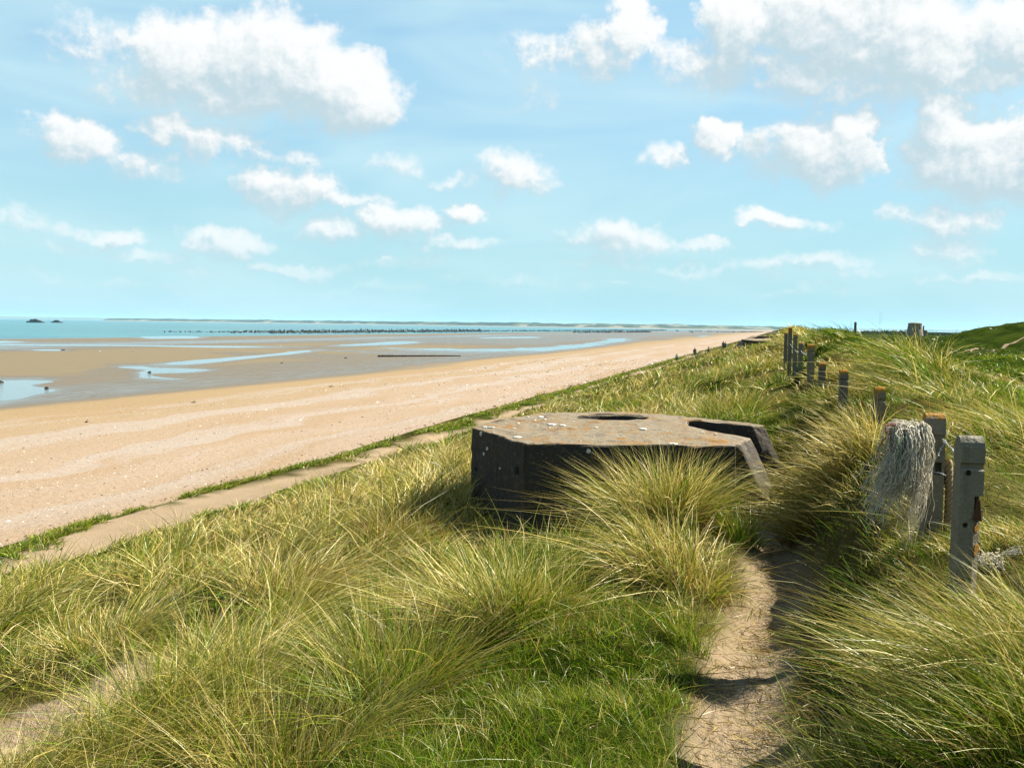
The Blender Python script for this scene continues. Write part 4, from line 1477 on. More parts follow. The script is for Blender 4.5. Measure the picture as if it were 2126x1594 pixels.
def zone(name, d0, d1, dens, nb, h, rad, segs, wpx, label, under=None):
    B = Blades()
    x, y = scatter(d0, d1, dens)
    tz = turf_zone(x, y)
    keep = rng.uniform(0, 1, len(x)) > tz * 0.93
    x, y = x[keep], y[keep]
    d = np.hypot(x, y)
    t, s = to_ts(x, y)
    g = greenness(x, y)
    vig = 1.0 + 0.75 * fbm(x * 0.55, y * 0.55, 111, 3)                       # tall and low patches
    hh = h * vig * rng.uniform(0.7, 1.25, len(x))
    hh = hh * height_factor(x, y)
    hh = hh * np.where((np.abs(t - path_center(s)) < 0.75) & (s < 12), 0.62, 1.0)
    g = np.where(t < -22.2, 0.75, g)
    clump = np.clip(1.0 + 3.2 * fbm(x * 1.0, y * 1.0, 113, 2), 0.14, 2.1) if d1 < 20 else np.clip(1.0 + 1.6 * fbm(x * 0.5, y * 0.5, 113, 3), 0.4, 1.7)
    hh = np.minimum(hh * np.clip(0.32 + 0.68 * clump, 0.40, 1.38), 0.85)
    nbl = np.maximum(2, (nb * clump * rng.uniform(0.6, 1.4, len(x)) * np.clip(vig, 0.6, 1.5))).astype(int)
    rr = rad * rng.uniform(0.6, 1.4, len(x))
    fm = (np.hypot(x, y) > 95) & (t > 11)                                   # far hill's shade, put into the blades as darker greens
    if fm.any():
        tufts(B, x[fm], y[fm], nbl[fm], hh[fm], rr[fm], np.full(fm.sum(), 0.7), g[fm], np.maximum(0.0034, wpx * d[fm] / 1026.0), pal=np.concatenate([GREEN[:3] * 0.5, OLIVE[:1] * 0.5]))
        k_ = ~fm
        x, y, nbl, hh, rr, g, d = x[k_], y[k_], nbl[k_], hh[k_], rr[k_], g[k_], d[k_]
    tufts(B, x, y, nbl, hh, rr, rng.uniform(0.15, 0.75, len(x)), np.where((g > 0.95) & (g < 0.99), 0.93, np.clip(g * rng.uniform(0.4, 1.5, len(x)), 0, 1.6)), np.maximum(0.0034, wpx * d / 1026.0))
    if under:
        dn, hu, cnt = under
        x, y = scatter(d0, d1, dn)
        d = np.hypot(x, y)
        g = np.clip(greenness(x, y) + 0.15, 0, 1)
        tufts(B, x, y, np.full(len(x), cnt), np.full(len(x), hu) * rng.uniform(0.6, 1.4, len(x)), np.full(len(x), 0.5 / math.sqrt(dn)), np.full(len(x), 0.8), g,
              np.maximum(0.003, wpx * d / 1026.0), 0.6, 0.2, np.concatenate([BROWN, GREEN[:3], GREEN[:2], OLIVE * 0.75]))
    o = B.build(name, segs, M_GRASS)
    tag(o, label, 'grass', kind='stuff')
    print(name, B.count, 'blades')
    return o


zone('near_marram_grass', 1.2, 6.5, 12.0, 105, 0.50, 0.12, 4, 0.75, 'straw and green marram grass in the foreground', under=(110, 0.13, 9))
zone('marram_grass', 6.5, 17, 6.0, 72, 0.56, 0.19, 4, 0.80, 'wind-combed marram grass round the bunker', under=(28, 0.16, 9))
zone('slope_marram_grass', 17, 45, 2.2, 34, 0.54, 0.34, 3, 0.85, 'pale marram grass covering the dune slope')
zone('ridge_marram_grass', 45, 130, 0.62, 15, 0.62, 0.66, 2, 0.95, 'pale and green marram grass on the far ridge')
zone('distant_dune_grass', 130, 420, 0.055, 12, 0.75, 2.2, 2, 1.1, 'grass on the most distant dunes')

# green fringe on the seaward lip of the sand strip
B = Blades()
n = 5200
s_ = np.exp(rng.uniform(math.log(18), math.log(260), n))
t_ = strip_centre(s_) - 2.25 + rng.normal(0, 0.38, n) * (1 + 1.2 * fbm(s_ * 0.2, s_ * 0, 9, 2))
ok = fbm(s_ * 0.16, s_ * 0, 6, 3) + 0.35 * fbm(s_ * 1.2, t_ * 1.2, 8, 2) > 0.05 * np.clip((70 - s_) / 40, 0, 1) - 0.05 - 0.002 * s_
t_, s_ = t_[ok], s_[ok]
x, y = to_xy(t_, s_)
d = np.hypot(x, y)
tufts(B, x, y, np.full(len(x), 11), rng.uniform(0.16, 0.40, len(x)), np.full(len(x), 0.14) * np.maximum(1, d / 60), rng.uniform(0.3, 0.8, len(x)), np.full(len(x), 0.85), np.maximum(0.004, 0.85 * d / 1026), 0.6, 0.25)
tag(B.build('fringe_grass', 2, M_TURF), 'green grass fringe along the foot of the dune', 'grass', kind='stuff')
print('fringe', B.count)

# short turf
B = Blades()
x, y = scatter(1.2, 13, 150)
keep = rng.uniform(0, 1, len(x)) < turf_zone(x, y)
x, y = x[keep], y[keep]
d = np.hypot(x, y)
tufts(B, x, y, np.full(len(x), 15), np.clip(0.12 + 0.16 * fbm(x * 1.7, y * 1.7, 122, 3), 0.045, 0.26) * rng.uniform(0.6, 1.35, len(x)), np.full(len(x), 0.05), rng.uniform(0.3, 0.8, len(x)), np.clip(0.86 + 0.5 * fbm(x * 2, y * 2, 121, 2), 0.4, 1), np.maximum(0.0026, 0.7 * d / 1026), 0.5, 0.25)
tag(B.build('turf_grass', 3, M_TURF), 'short bright green turf beside the sandy path', 'turf', kind='stuff')
print('turf', B.count)


# ------------------------------------------------------------------ tussocks one can tell apart
def tussock(u, v, y, n, hgt, rad, spread, green, label, lean=(0, 0), droop=0.4, pal=None, dead=0):
    p = at(u, v, y)
    x0, y0 = p.x, p.y
    z0 = hz(x0, y0)
    root = empty('marram_tussock', (x0, y0, z0))

    def bunch(name, n, hgt, rad, spread, green, droop, pal, wide=1.0):
        B = Blades()
        a = rng.uniform(0, 2 * np.pi, n)
        r = rad * np.sqrt(rng.uniform(0, 1, n))
        bx_, by_ = x0 + r * np.cos(a), y0 + r * np.sin(a)
        bz_ = height(bx_, by_) - 0.03
        ow = spread * (r / rad) ** 0.8 * rng.uniform(0.3, 1.3, n)
        wild = np.where(rng.uniform(0, 1, n) < 0.14, 2.6, 1.0)
        jx, jy = rng.normal(0, 0.14, n) * wild, rng.normal(0, 0.14, n) * wild
        dv = np.stack([ow * np.cos(a) + lean[0] * 0.7 + jx, ow * np.sin(a) + lean[1] * 0.7 + jy, np.ones(n)], 1)
        dv /= np.linalg.norm(dv, axis=1)[:, None]
        L = hgt * rng.uniform(0.5, 1.2, n)
        bend = np.stack([0.4 * ow * np.cos(a) + 0.5 * lean[0] + jx, 0.4 * ow * np.sin(a) + 0.5 * lean[1] + jy, -droop * rng.uniform(0.2, 1.5, n)], 1)
        if pal is None:
            c0, c1 = blade_colours(n, np.full(n, green))
        else:
            c0, c1 = pick(pal, n), pick(pal, n)
        B.add(np.stack([bx_, by_, bz_], 1), dv, L, bend, np.maximum(0.0036, 0.8 * y0 / 1026) * wide * rng.uniform(0.7, 1.3, n), c0, c1)
        return B.build(name, 4, M_GRASS, root, (x0, y0, z0))

    bunch('blades', n, hgt, rad, spread, green, droop, pal)
    bunch('dead_thatch', n // 3, hgt * 0.45, rad * 1.1, spread * 1.5, 0.1, 0.5, BROWN, 0.9)
    return tag(root, label, 'grass tussock', 'marram tussocks around the path and bunker')


tussock(1375, 1165, 9.0, 2000, 0.82, 0.31, 0.76, 0.38, 'big pale tussock fanning out in front of the bunker\'s right half', (-0.12, 0.1), 0.30)
tussock(1390, 1290, 6.9, 1000, 0.62, 0.34, 0.8, 0.30, 'drooping straw tussock below the big one, left of the path', (-0.25, 0.0), 0.55)
tussock(850, 1140, 10.9, 1300, 0.72, 0.34, 0.55, 0.12, 'rusty brown tussock left of the bunker', (0.05, 0.1), 0.22, np.concatenate([BROWN * 1.2, OLIVE * 0.8, STRAW[1:2]]))
tussock(1050, 1108, 11.0, 420, 0.46, 0.18, 0.8, 0.25, 'small arching tussock at the foot of the bunker\'s front corner', (-0.2, -0.1), 0.6)
tussock(600, 1290, 9.0, 1500, 0.68, 0.42, 0.7, 0.15, 'dome of pale straw grass on the left slope', (0.35, 0.1), 0.45)
tussock(215, 1345, 8.7, 1100, 0.62, 0.34, 0.75, 0.40, 'dark-based tussock between the two sand patches', (0.12, 0.1), 0.3)
tussock(820, 1440, 5.5, 1300, 0.68, 0.26, 0.7, 0.50, 'upright green and straw tussock left of the turf', (0.05, 0.1), 0.25)
tussock(1010, 1390, 6.2, 1200, 0.68, 0.28, 0.75, 0.28, 'straw tussock spilling left above the green turf', (-0.35, 0.1), 0.3)
tussock(2050, 1525, 3.75, 1400, 0.48, 0.28, 0.42, 0.50, 'long-bladed tussock leaning over the path below the nearest post', (-0.75, 0.15), 0.28)
tussock(1830, 1570, 3.55, 700, 0.42, 0.24, 0.7, 0.60, 'low green tussock at the lower right edge of the path', (-0.35, 0.05), 0.4)
tussock(2120, 1600, 3.2, 900, 0.40, 0.28, 0.45, 0.70, 'tall tussock in the lower right corner', (-0.55, 0.15), 0.3)
tussock(600, 1570, 4.7, 850, 0.62, 0.34, 0.80, 0.35, 'criss-crossed straw tussock at the bottom left of centre', (0.05, 0.1), 0.25)
tussock(1740, 945, 9.4, 1500, 0.62, 0.36, 0.45, 0.10, 'pale combed tussock overhanging the path beside the third post', (-0.70, 0.05), 0.42)
tussock(1490, 850, 17.5, 1200, 0.85, 0.55, 0.55, 0.55, 'dark green tussock behind the bunker\'s entrance', (-0.1, 0.1), 0.25)
tussock(1330, 838, 20.0, 900, 0.70, 0.50, 0.60, 0.05, 'pale feathery tussock just behind the bunker\'s roof opening', (0.1, 0.1), 0.2)


# ------------------------------------------------------------------ people walking along the foot of the dune
def person(u, v_foot, y, h, label, coat, legs, hair, facing, stride, arm, bag=None, coat_name='jacket'):
    p = on_ground(u, v_foot) or at(u, v_foot, y)
    p = at(u, v_foot, y)
    zg = hz(p.x, p.y)
    root = empty('person', (p.x, p.y, zg), facing)
    S = h / 1.75
    # joints: position, radii
    J = {
        'pel': ((0, 0, 0.93), (0.145, 0.115)), 'wai': ((0, 0, 1.10), (0.135, 0.10)), 'che': ((0, 0.0, 1.30), (0.165, 0.12)), 'nec': ((0, 0.0, 1.47), (0.06, 0.06)),
        'hd0': ((0, 0.015, 1.56), (0.075, 0.085)), 'hd1': ((0, 0.015, 1.66), (0.085, 0.098)), 'hd2': ((0, 0.0, 1.735), (0.05, 0.055)),
        'hl': ((-0.10, 0, 0.88), (0.095, 0.095)), 'kl': ((-0.11, stride * 0.55, 0.49), (0.062, 0.062)), 'al': ((-0.11, stride, 0.09), (0.045, 0.045)), 'tl': ((-0.115, stride + 0.15, 0.035), (0.042, 0.03)),
        'hr': ((0.10, 0, 0.88), (0.095, 0.095)), 'kr': ((0.11, -stride * 0.15, 0.49), (0.062, 0.062)), 'ar': ((0.11, -stride, 0.10), (0.045, 0.045)), 'tr': ((0.115, -stride + 0.15, 0.035), (0.042, 0.03)),
        'sl': ((-0.19, 0, 1.40), (0.065, 0.065)), 'el': ((-0.25, -arm * 0.5 - 0.02, 1.13), (0.046, 0.046)), 'wl': ((-0.24, 0.10 - arm, 0.90), (0.033, 0.033)), 'pl': ((-0.235, 0.12 - arm, 0.83), (0.036, 0.022)),
        'sr': ((0.19, 0, 1.40), (0.065, 0.065)), 'er': ((0.25, arm * 0.5 - 0.02, 1.13), (0.046, 0.046)), 'wr': ((0.24, 0.10 + arm, 0.90), (0.033, 0.033)), 'pr': ((0.235, 0.12 + arm, 0.83), (0.036, 0.022)),
    }
    edges = [('pel', 'wai'), ('wai', 'che'), ('che', 'nec'), ('nec', 'hd0'), ('hd0', 'hd1'), ('hd1', 'hd2'), ('pel', 'hl'), ('hl', 'kl'), ('kl', 'al'), ('al', 'tl'), ('pel', 'hr'), ('hr', 'kr'), ('kr', 'ar'), ('ar', 'tr'),
             ('che', 'sl'), ('sl', 'el'), ('el', 'wl'), ('wl', 'pl'), ('che', 'sr'), ('sr', 'er'), ('er', 'wr'), ('wr', 'pr')]
    for s_, w in (('l', -1), ('r', 1)):          # fingers and thumb
        b = J['p' + s_][0]
        for k in range(4):
            nm = 'f%s%d' % (s_, k)
            J[nm] = ((b[0] + w * 0.004, b[1] - 0.026 + 0.018 * k, b[2] - 0.075 - 0.012 * (k in (1, 2))), (0.0085, 0.0085))
            edges.append(('p' + s_, nm))
        J['t' + s_ + 'h'] = ((b[0] - w * 0.015, b[1] + 0.048, b[2] - 0.015), (0.0095, 0.0095))
        edges.append(('p' + s_, 't' + s_ + 'h'))
    names = list(J)

    def skin(objname, use, grow, mat, lo=None):
        sel = [n for n in names if n in use]
        me = bpy.data.meshes.new(objname)
        me.from_pydata([tuple(c * S for c in J[n][0]) for n in sel], [(sel.index(a), sel.index(b)) for a, b in edges if a in sel and b in sel], [])
        o = link(objname, me, mat, root)
        o.modifiers.new('skin', 'SKIN')
        for i, n in enumerate(sel):
            r = J[n][1]
            me.skin_vertices[0].data[i].radius = ((r[0] + grow) * S, (r[1] + grow) * S)
        if 'pel' in sel:
            me.skin_vertices[0].data[sel.index('pel')].use_root = True
        sub = o.modifiers.new('smooth', 'SUBSURF')
        sub.levels = sub.render_levels = 1
        return o

    skinm = plain_material('skin', (0.48, 0.30, 0.21), 0.6, 0.1)
    bod = skin('body', names, 0.0, skinm)
    skin('trousers', {'pel', 'hl', 'kl', 'al', 'hr', 'kr', 'ar'}, 0.014, plain_material('trouser_cloth', legs))
    skin(coat_name, {'pel', 'wai', 'che', 'sl', 'el', 'wl', 'sr', 'er', 'wr'}, 0.026, plain_material('coat_cloth', coat, 0.85, 0.15))
    # hair
    bm = bmesh.new()
    bmesh.ops.create_uvsphere(bm, u_segments=14, v_segments=9, radius=1.0, matrix=Matrix.Translation((0, -0.012 * S, 1.675 * S)) @ Matrix.Diagonal((0.098 * S, 0.110 * S, 0.092 * S, 1)))
    bmesh.ops.delete(bm, geom=[v for v in bm.verts if v.co.y > 0.05 * S and v.co.z < 1.70 * S], context='VERTS')
    link('hair', mesh_from_bm('hair', bm, True), plain_material('hair', hair, 0.7), bod)
    # nose and ears
    for c, r in (((0, 0.118, 1.615), (0.014, 0.022, 0.024)), ((-0.088, 0.01, 1.62), (0.012, 0.02, 0.03)), ((0.088, 0.01, 1.62), (0.012, 0.02, 0.03))):
        bm = bmesh.new()
        bmesh.ops.create_icosphere(bm, subdivisions=1, radius=1.0, matrix=Matrix.Translation(Vector(c) * S) @ Matrix.Diagonal((r[0] * S, r[1] * S, r[2] * S, 1)))
        link('nose' if c[0] == 0 else 'ear', mesh_from_bm('nose', bm, True), skinm, bod)
    if bag:
        bm = bmesh.new()
        bmesh.ops.create_cube(bm, size=1.0, matrix=Matrix.Translation((0, -0.21 * S, 1.22 * S)) @ Matrix.Diagonal((0.30 * S, 0.17 * S, 0.44 * S, 1)))
        bmesh.ops.bevel(bm, geom=list(bm.edges), offset=0.05, segments=2, affect='EDGES')
        link('backpack', mesh_from_bm('backpack', bm), plain_material('bag_cloth', bag), root)
    return tag(root, label, 'person', 'people walking along the foot of the dune')


DARK = (0.02, 0.022, 0.03)
person(1405, 751, 186, 1.72, 'person in a white top and dark trousers, walking away, first in line', (0.75, 0.76, 0.74), (0.02, 0.02, 0.03), (0.03, 0.02, 0.015), -0.3, 0.16, 0.06, coat_name='jumper')
person(1442, 748, 188, 1.76, 'person in a dark blue coat, second in line', (0.02, 0.024, 0.045), (0.05, 0.05, 0.07), (0.12, 0.05, 0.03), -0.2, 0.20, -0.06)
person(1470.5, 744, 194, 1.76, 'person in a dark grey-green coat, third in line', (0.03, 0.042, 0.038), DARK, (0.02, 0.016, 0.012), 0.9, 0.15, 0.05)
person(1501, 741, 202, 1.78, 'slim person in brown, fourth in line', (0.07, 0.05, 0.035), DARK, (0.03, 0.02, 0.015), -0.4, 0.12, 0.03)
person(1505.5, 741, 200, 1.60, 'shorter person with a green backpack, last in line', (0.025, 0.05, 0.05), DARK, (0.03, 0.02, 0.015), 0.8, 0.12, 0.04, (0.05, 0.42, 0.20))


# ------------------------------------------------------------------ the old stone tower and masts inland
def tower():
    p = at(1899, 697, 520)
    root = empty('mill_tower', (p.x, p.y, p.z - 1.0))
    n = 28
    prof = [(4.5, -1.0), (4.2, 1.5), (3.85, 3.4), (3.5, 5.4), (3.3, 6.8), (3.42, 7.0), (3.42, 7.25), (3.2, 7.35), (2.9, 7.5), (2.8, 7.2)]
    V = np.array([[(r * math.cos(k / n * 2 * math.pi), r * math.sin(k / n * 2 * math.pi), z) for k in range(n)] for r, z in prof]).reshape(-1, 3)
    i = np.arange(len(prof) - 1)[:, None] * n + np.arange(n)[None, :]
    j = np.arange(len(prof) - 1)[:, None] * n + (np.arange(n)[None, :] + 1) % n
    me = mesh_arrays('wall', V, [np.stack([i, j, j + n, i + n], 2).reshape(-1, 4)])
    link('wall', me, plain_material('tower_stone', (0.33, 0.30, 0.21), 0.95, 0.3, 0.6, 0.05), root)
    bm = bmesh.new()
    bmesh.ops.create_cone(bm, cap_ends=True, segments=24, radius1=2.9, radius2=2.2, depth=0.5, matrix=Matrix.Translation((0, 0, 7.45)))
    link('roof', mesh_from_bm('roof', bm), plain_material('tower_roof', (0.36, 0.33, 0.22)), root)
    annex = link('annex', box('annex', (4.6, -0.6, 1.5), (1.9, 2.4, 4.6), 0.05), plain_material('annex_wall', (0.17, 0.15, 0.12)), root)
    link('chimney', box('chimney', (4.3, -0.2, 4.9), (0.55, 0.6, 2.4), 0.03), plain_material('chimney_brick', (0.10, 0.09, 0.08)), annex)
    for (a, z) in ((-2.0, 3.2), (-1.2, 5.0)):
        r0 = 3.9 if z < 4 else 3.55
        o = link('window', box('window', (0, 0, 0), (0.7, 0.3, 1.1), 0.02), M_HOLE, root)
        o.location = (r0 * math.cos(a), r0 * math.sin(a), z)
        o.rotation_euler = (0, 0, a + R(90))
    return tag(root, 'old round stone tower with a low lean-to, standing inland', 'tower')


tower()
M_MAST = plain_material('white_mast', (0.78, 0.78, 0.76), 0.5, 0.08)
for (u, vt, vb, y, lab) in ((1825.5, 649, 688, 620, 'thin white mast, the left of the pair inland'), (1829, 650, 688, 620, 'thin white mast, the right of the pair inland'), (2004, 668, 690, 640, 'single faint mast right of the stone tower')):
    a, b = at(u, vb, y), at(u, vt, y)
    root = empty('mast', (a.x, a.y, a.z))
    L = b.z - a.z
    V, F = tubes([np.array([[0, 0, -1.5], [0, 0, L * 0.5], [0, 0, L]])], [0.08], 8)
    pole = link('pole', mesh_arrays('pole', V, F), M_MAST, root)
    bm = bmesh.new()
    bmesh.ops.create_icosphere(bm, subdivisions=1, radius=0.16, matrix=Matrix.Translation((0, 0, L)))
    link('finial', mesh_from_bm('finial', bm), M_MAST, pole)
    tag(root, lab, 'mast', 'masts inland')

# far line of trees inland: leafy mass that reads as one
B = Blades()
g = np.random.default_rng(5)
cx, cy, cr, czz = [], [], [], []
for (u0, u1, vt) in ((1705, 1716, 681), (1712, 1745, 681.5), (1748, 1764, 684), (1795, 1880, 686), (1885, 1965, 689.5), (1955, 2000, 692)):
    for u in np.arange(u0, u1, 3.2):
        yy = g.uniform(640, 780)
        p = at(u + g.normal(), vt + g.uniform(0, 2.5), yy)
        cx.append(p.x), cy.append(p.y), czz.append(p.z), cr.append(g.uniform(2.0, 4.0))
cx, cy, cr, czz = map(np.array, (cx, cy, cr, czz))
idx = np.repeat(np.arange(len(cx)), 150)
n = len(idx)
v = g.normal(size=(n, 3)); v /= np.linalg.norm(v, axis=1)[:, None]
rad_ = cr[idx] * g.uniform(0.3, 1.0, n) ** 0.5
pos = np.stack([cx[idx], cy[idx], czz[idx] - cr[idx]], 1) + v * rad_[:, None] * [1.3, 1.3, 1.0]
pos[:, 2] -= (g.uniform(0, 1, n) < 0.4) * g.uniform(0, 3, n)
cc = np.array([0.022, 0.034, 0.016]) * g.uniform(0.6, 1.6, (n, 1))
B.add(pos, v, g.uniform(0.5, 1.1, n), g.normal(size=(n, 3)) * 0.2, g.uniform(0.5, 1.0, n), cc, cc)
tag(B.build('treeline', 2, M_TURF), 'low dark line of far trees inland', 'trees', kind='stuff')


# ------------------------------------------------------------------ things on the flats and in the sea
def beach_point(u, v):
    p = on_level(u, v, -7.5)
    for _ in range(3):
        t_, s_ = to_ts(np.array([p.x]), np.array([p.y]))
        z = float(beach_z(t_, s_)[0])
        p = on_level(u, v, z)
    return p


def groyne():
    a, b = beach_point(785, 741), beach_point(966, 739.5)
    root = empty('groyne', a)
    d = b - a
    L = math.hypot(d.x, d.y)
    ang = math.atan2(d.y, d.x)
    root.rotation_euler = (0, 0, ang)
    r_ = random.Random(3)
    n = 26
    for k in range(n):
        x = (k + 0.5) / n * L * 0.93
        hgt = 0.55 - 0.25 * k / n + r_.uniform(-0.05, 0.05)
        me = prism('pile', [(x - 0.13, -0.13, hgt), (x + 0.13, -0.13, hgt), (x + 0.12, 0.14, hgt), (x - 0.12, 0.14, hgt)], [(x - 0.15, -0.15, -0.5), (x + 0.15, -0.15, -0.5), (x + 0.15, 0.15, -0.5), (x - 0.15, 0.15, -0.5)], 0.02)
        link('pile', me, M_DARKROCK, root)
    for k in range(6):
        x0, x1 = k / 6 * L * 0.95 + 0.02, (k + 1) / 6 * L * 0.95 - 0.02
        h0 = 0.48 - 0.22 * k / 6
        link('plank', rough(box('plank', ((x0 + x1) / 2, 0.24, h0 / 2 - 0.2), (x1 - x0, 0.16, h0 + 0.4), 0.02), 0.03, 0.8, k), M_DARKROCK, root)
    return tag(root, 'low dark timber groyne lying across the middle of the beach', 'groyne')


groyne()

# rows of stakes of the shellfish beds along the edge of the sea
g = np.random.default_rng(9)
V, F, base = [], [], 0


def stake_box(p, w, h):
    global base
    j = g.uniform(-0.2, 0.2, 2) * h
    c = [(-w, -w, -0.8), (w, -w, -0.8), (w, w, -0.8), (-w, w, -0.8), (-w * .8 + j[0], -w + j[1], h), (w * .8 + j[0], -w + j[1], h), (w * .8 + j[0], w + j[1], h), (-w * .8 + j[0], w + j[1], h)]
    V.extend([(p.x + a, p.y + b, p.z + c_) for a, b, c_ in c])
    for q in ((0, 1, 5, 4), (1, 2, 6, 5), (2, 3, 7, 6), (3, 0, 4, 7), (4, 5, 6, 7)):
        F.append([base + k for k in q])
    base += 8


def stake_row(u0, v0, u1, v1, n, hpx, gap, jit=0.5):
    for k in range(n):
        q = (k + g.uniform(-0.4, 0.4)) / n
        if g.uniform() < gap * (1 - q):
            continue
        u, v = u0 + (u1 - u0) * q, v0 + (v1 - v0) * q + g.normal() * jit
        p = on_level(u, v, SEA_Z + 0.05)
        dd = min(p.y, 3000)
        stake_box(p, 0.9 * dd / FPX * g.uniform(0.6, 1.3), hpx * 1.5 * dd / FPX * g.uniform(0.5, 1.1))


stake_row(338, 689.5, 560, 689.5, 70, 1.8, 0.75, 0.3)
stake_row(480, 690.0, 1000, 687.5, 330, 3.0, 0.25, 0.8)
stake_row(560, 691.5, 1000, 688.5, 300, 2.6, 0.1, 0.7)
stake_row(1000, 688.0, 1385, 686.5, 240, 1.8, 0.1, 0.3)
stake_row(1190, 690.8, 1352, 690.0, 150, 2.2, 0.2, 0.4)
stake_row(1430, 688.2, 1600, 690.5, 90, 1.2, 0.2, 0.2)
me = mesh_arrays('shellfish_stakes', np.array(V), [np.array(F)], False)
tag(link('shellfish_stakes', me, M_DARKROCK), 'long rows of dark shellfish stakes along the sea edge', 'stakes', kind='stuff')


def wreck(u0, u1, vt, vb, shape, label):
    a, b = on_level(u0, vb, SEA_Z), on_level(u1, vb, SEA_Z)
    y = a.y
    L = (u1 - u0) / FPX * y
    H = (vb - vt) / FPX * y
    root = empty('caisson_wreck', ((a.x + b.x) / 2, y, SEA_Z))
    mat = plain_material('wreck_concrete', (0.12, 0.105, 0.10), 0.9, 0.45, 0.25, 0.1)
    link('hull', rough(prism('hull', [(x * L, -4, z * H * 0.55) for x, z in shape[0]], [(x * L, 6, z * H * 0.55) for x, z in shape[0]], 0.2), 0.5, 0.2, int(u0)), mat, root)
    for (x0, x1, z1) in shape[1]:
        link('superstructure', box('superstructure', ((x0 + x1) / 2 * L, 1, z1 * H / 2), ((x1 - x0) * L, 6, z1 * H), 0.2), mat, root)
    return tag(root, label, 'wreck', 'wrecked caissons at sea')


wreck(91, 129, 663.2, 670, (((-0.5, -1), (-0.5, 0.55), (-0.38, 0.9), (0.2, 1.0), (0.42, 0.45), (0.5, 0.2), (0.5, -1)), ((-0.32, 0.10, 1.0), (-0.12, 0.02, 1.12), (0.12, 0.28, 0.72))), 'larger of two dark concrete wrecks out at sea')
wreck(130, 154, 664.6, 670, (((-0.5, -1), (-0.5, 0.5), (-0.3, 1.0), (0.25, 0.9), (0.5, 0.2), (0.5, -1)), ((-0.28, 0.12, 1.0),)), 'smaller of two dark concrete wrecks out at sea')


def stone(u, v, w, h, label, seed, mat=None, stretch=1.0):
    p = beach_point(u, v)
    k = p.y / FPX
    bm = bmesh.new()
    bmesh.ops.create_icosphere(bm, subdivisions=3, radius=1.0, matrix=Matrix.Diagonal((w * k / 2, w * k / 2 * stretch, h * k * 0.75, 1)))
    me = rough(mesh_from_bm('rock', bm), 0.3 * w * k, 2.0 / (w * k), seed)
    o = link('rock', me, mat or M_DARKROCK)
    o.location = (p.x, p.y, p.z + 0.1 * h * k)
    return tag(o, label, 'rock', 'dark stones on the flats')


stone(97, 807, 9, 5, 'dark stone at the tip of the left-hand tide pool', 1)
stone(3, 794, 12, 5, 'dark stone at the picture\'s left edge by the tide pool', 2)
stone(310, 774, 6, 4, 'dark stone standing in the forked tide pool', 3)
stone(585, 754, 5, 2, 'tiny dark stone on the sand bar past the slanting pool', 4)
stone(718, 744, 7, 2.5, 'small dark stone on the wet sand left of the groyne', 5)
stone(1407, 687.5, 6, 2.5, 'far dark rock at the end of the stake rows', 6)
stone(1437, 690.5, 7, 2.5, 'far dark rock on the bar beyond the stake rows', 7)


def driftwood(u, v, length_px, label, seed, ang):
    p = beach_point(u, v)
    L = length_px / FPX * p.y
    q = np.linspace(-0.5, 0.5, 12)
    r_ = np.random.default_rng(seed)
    pth = np.stack([q * L * math.cos(ang), q * L * math.sin(ang), 0.05 + 0.06 * np.cumsum(r_.normal(size=12)) * 0.3], 1)
    root = empty('driftwood', p)
    V, F = tubes([pth], [max(0.07, 1.2 / FPX * p.y)], 8)
    link('trunk', mesh_arrays('trunk', V, F), M_WOOD, root)
    br = np.stack([np.linspace(0, 0.3, 5) * L * math.cos(ang + 0.7), np.linspace(0, 0.3, 5) * L * math.sin(ang + 0.7), np.linspace(0.08, 0.3, 5)], 1)
    V, F = tubes([br], [max(0.03, 0.6 / FPX * p.y)], 6)
    link('branch', mesh_arrays('branch', V, F), M_WOOD, root)
    return tag(root, label, 'driftwood', 'driftwood on the beach')


driftwood(131, 727, 8, 'drift log at the end of a narrow tide pool', 1, 0.1)
driftwood(402, 836, 9, 'dark driftwood stick on the middle of the beach', 2, 0.2)
driftwood(688, 803, 9, 'dark driftwood stick on the sand below the groyne', 3, 0.5)
driftwood(180, 877, 6, 'short driftwood piece on the lower beach at left', 4, 0.0)


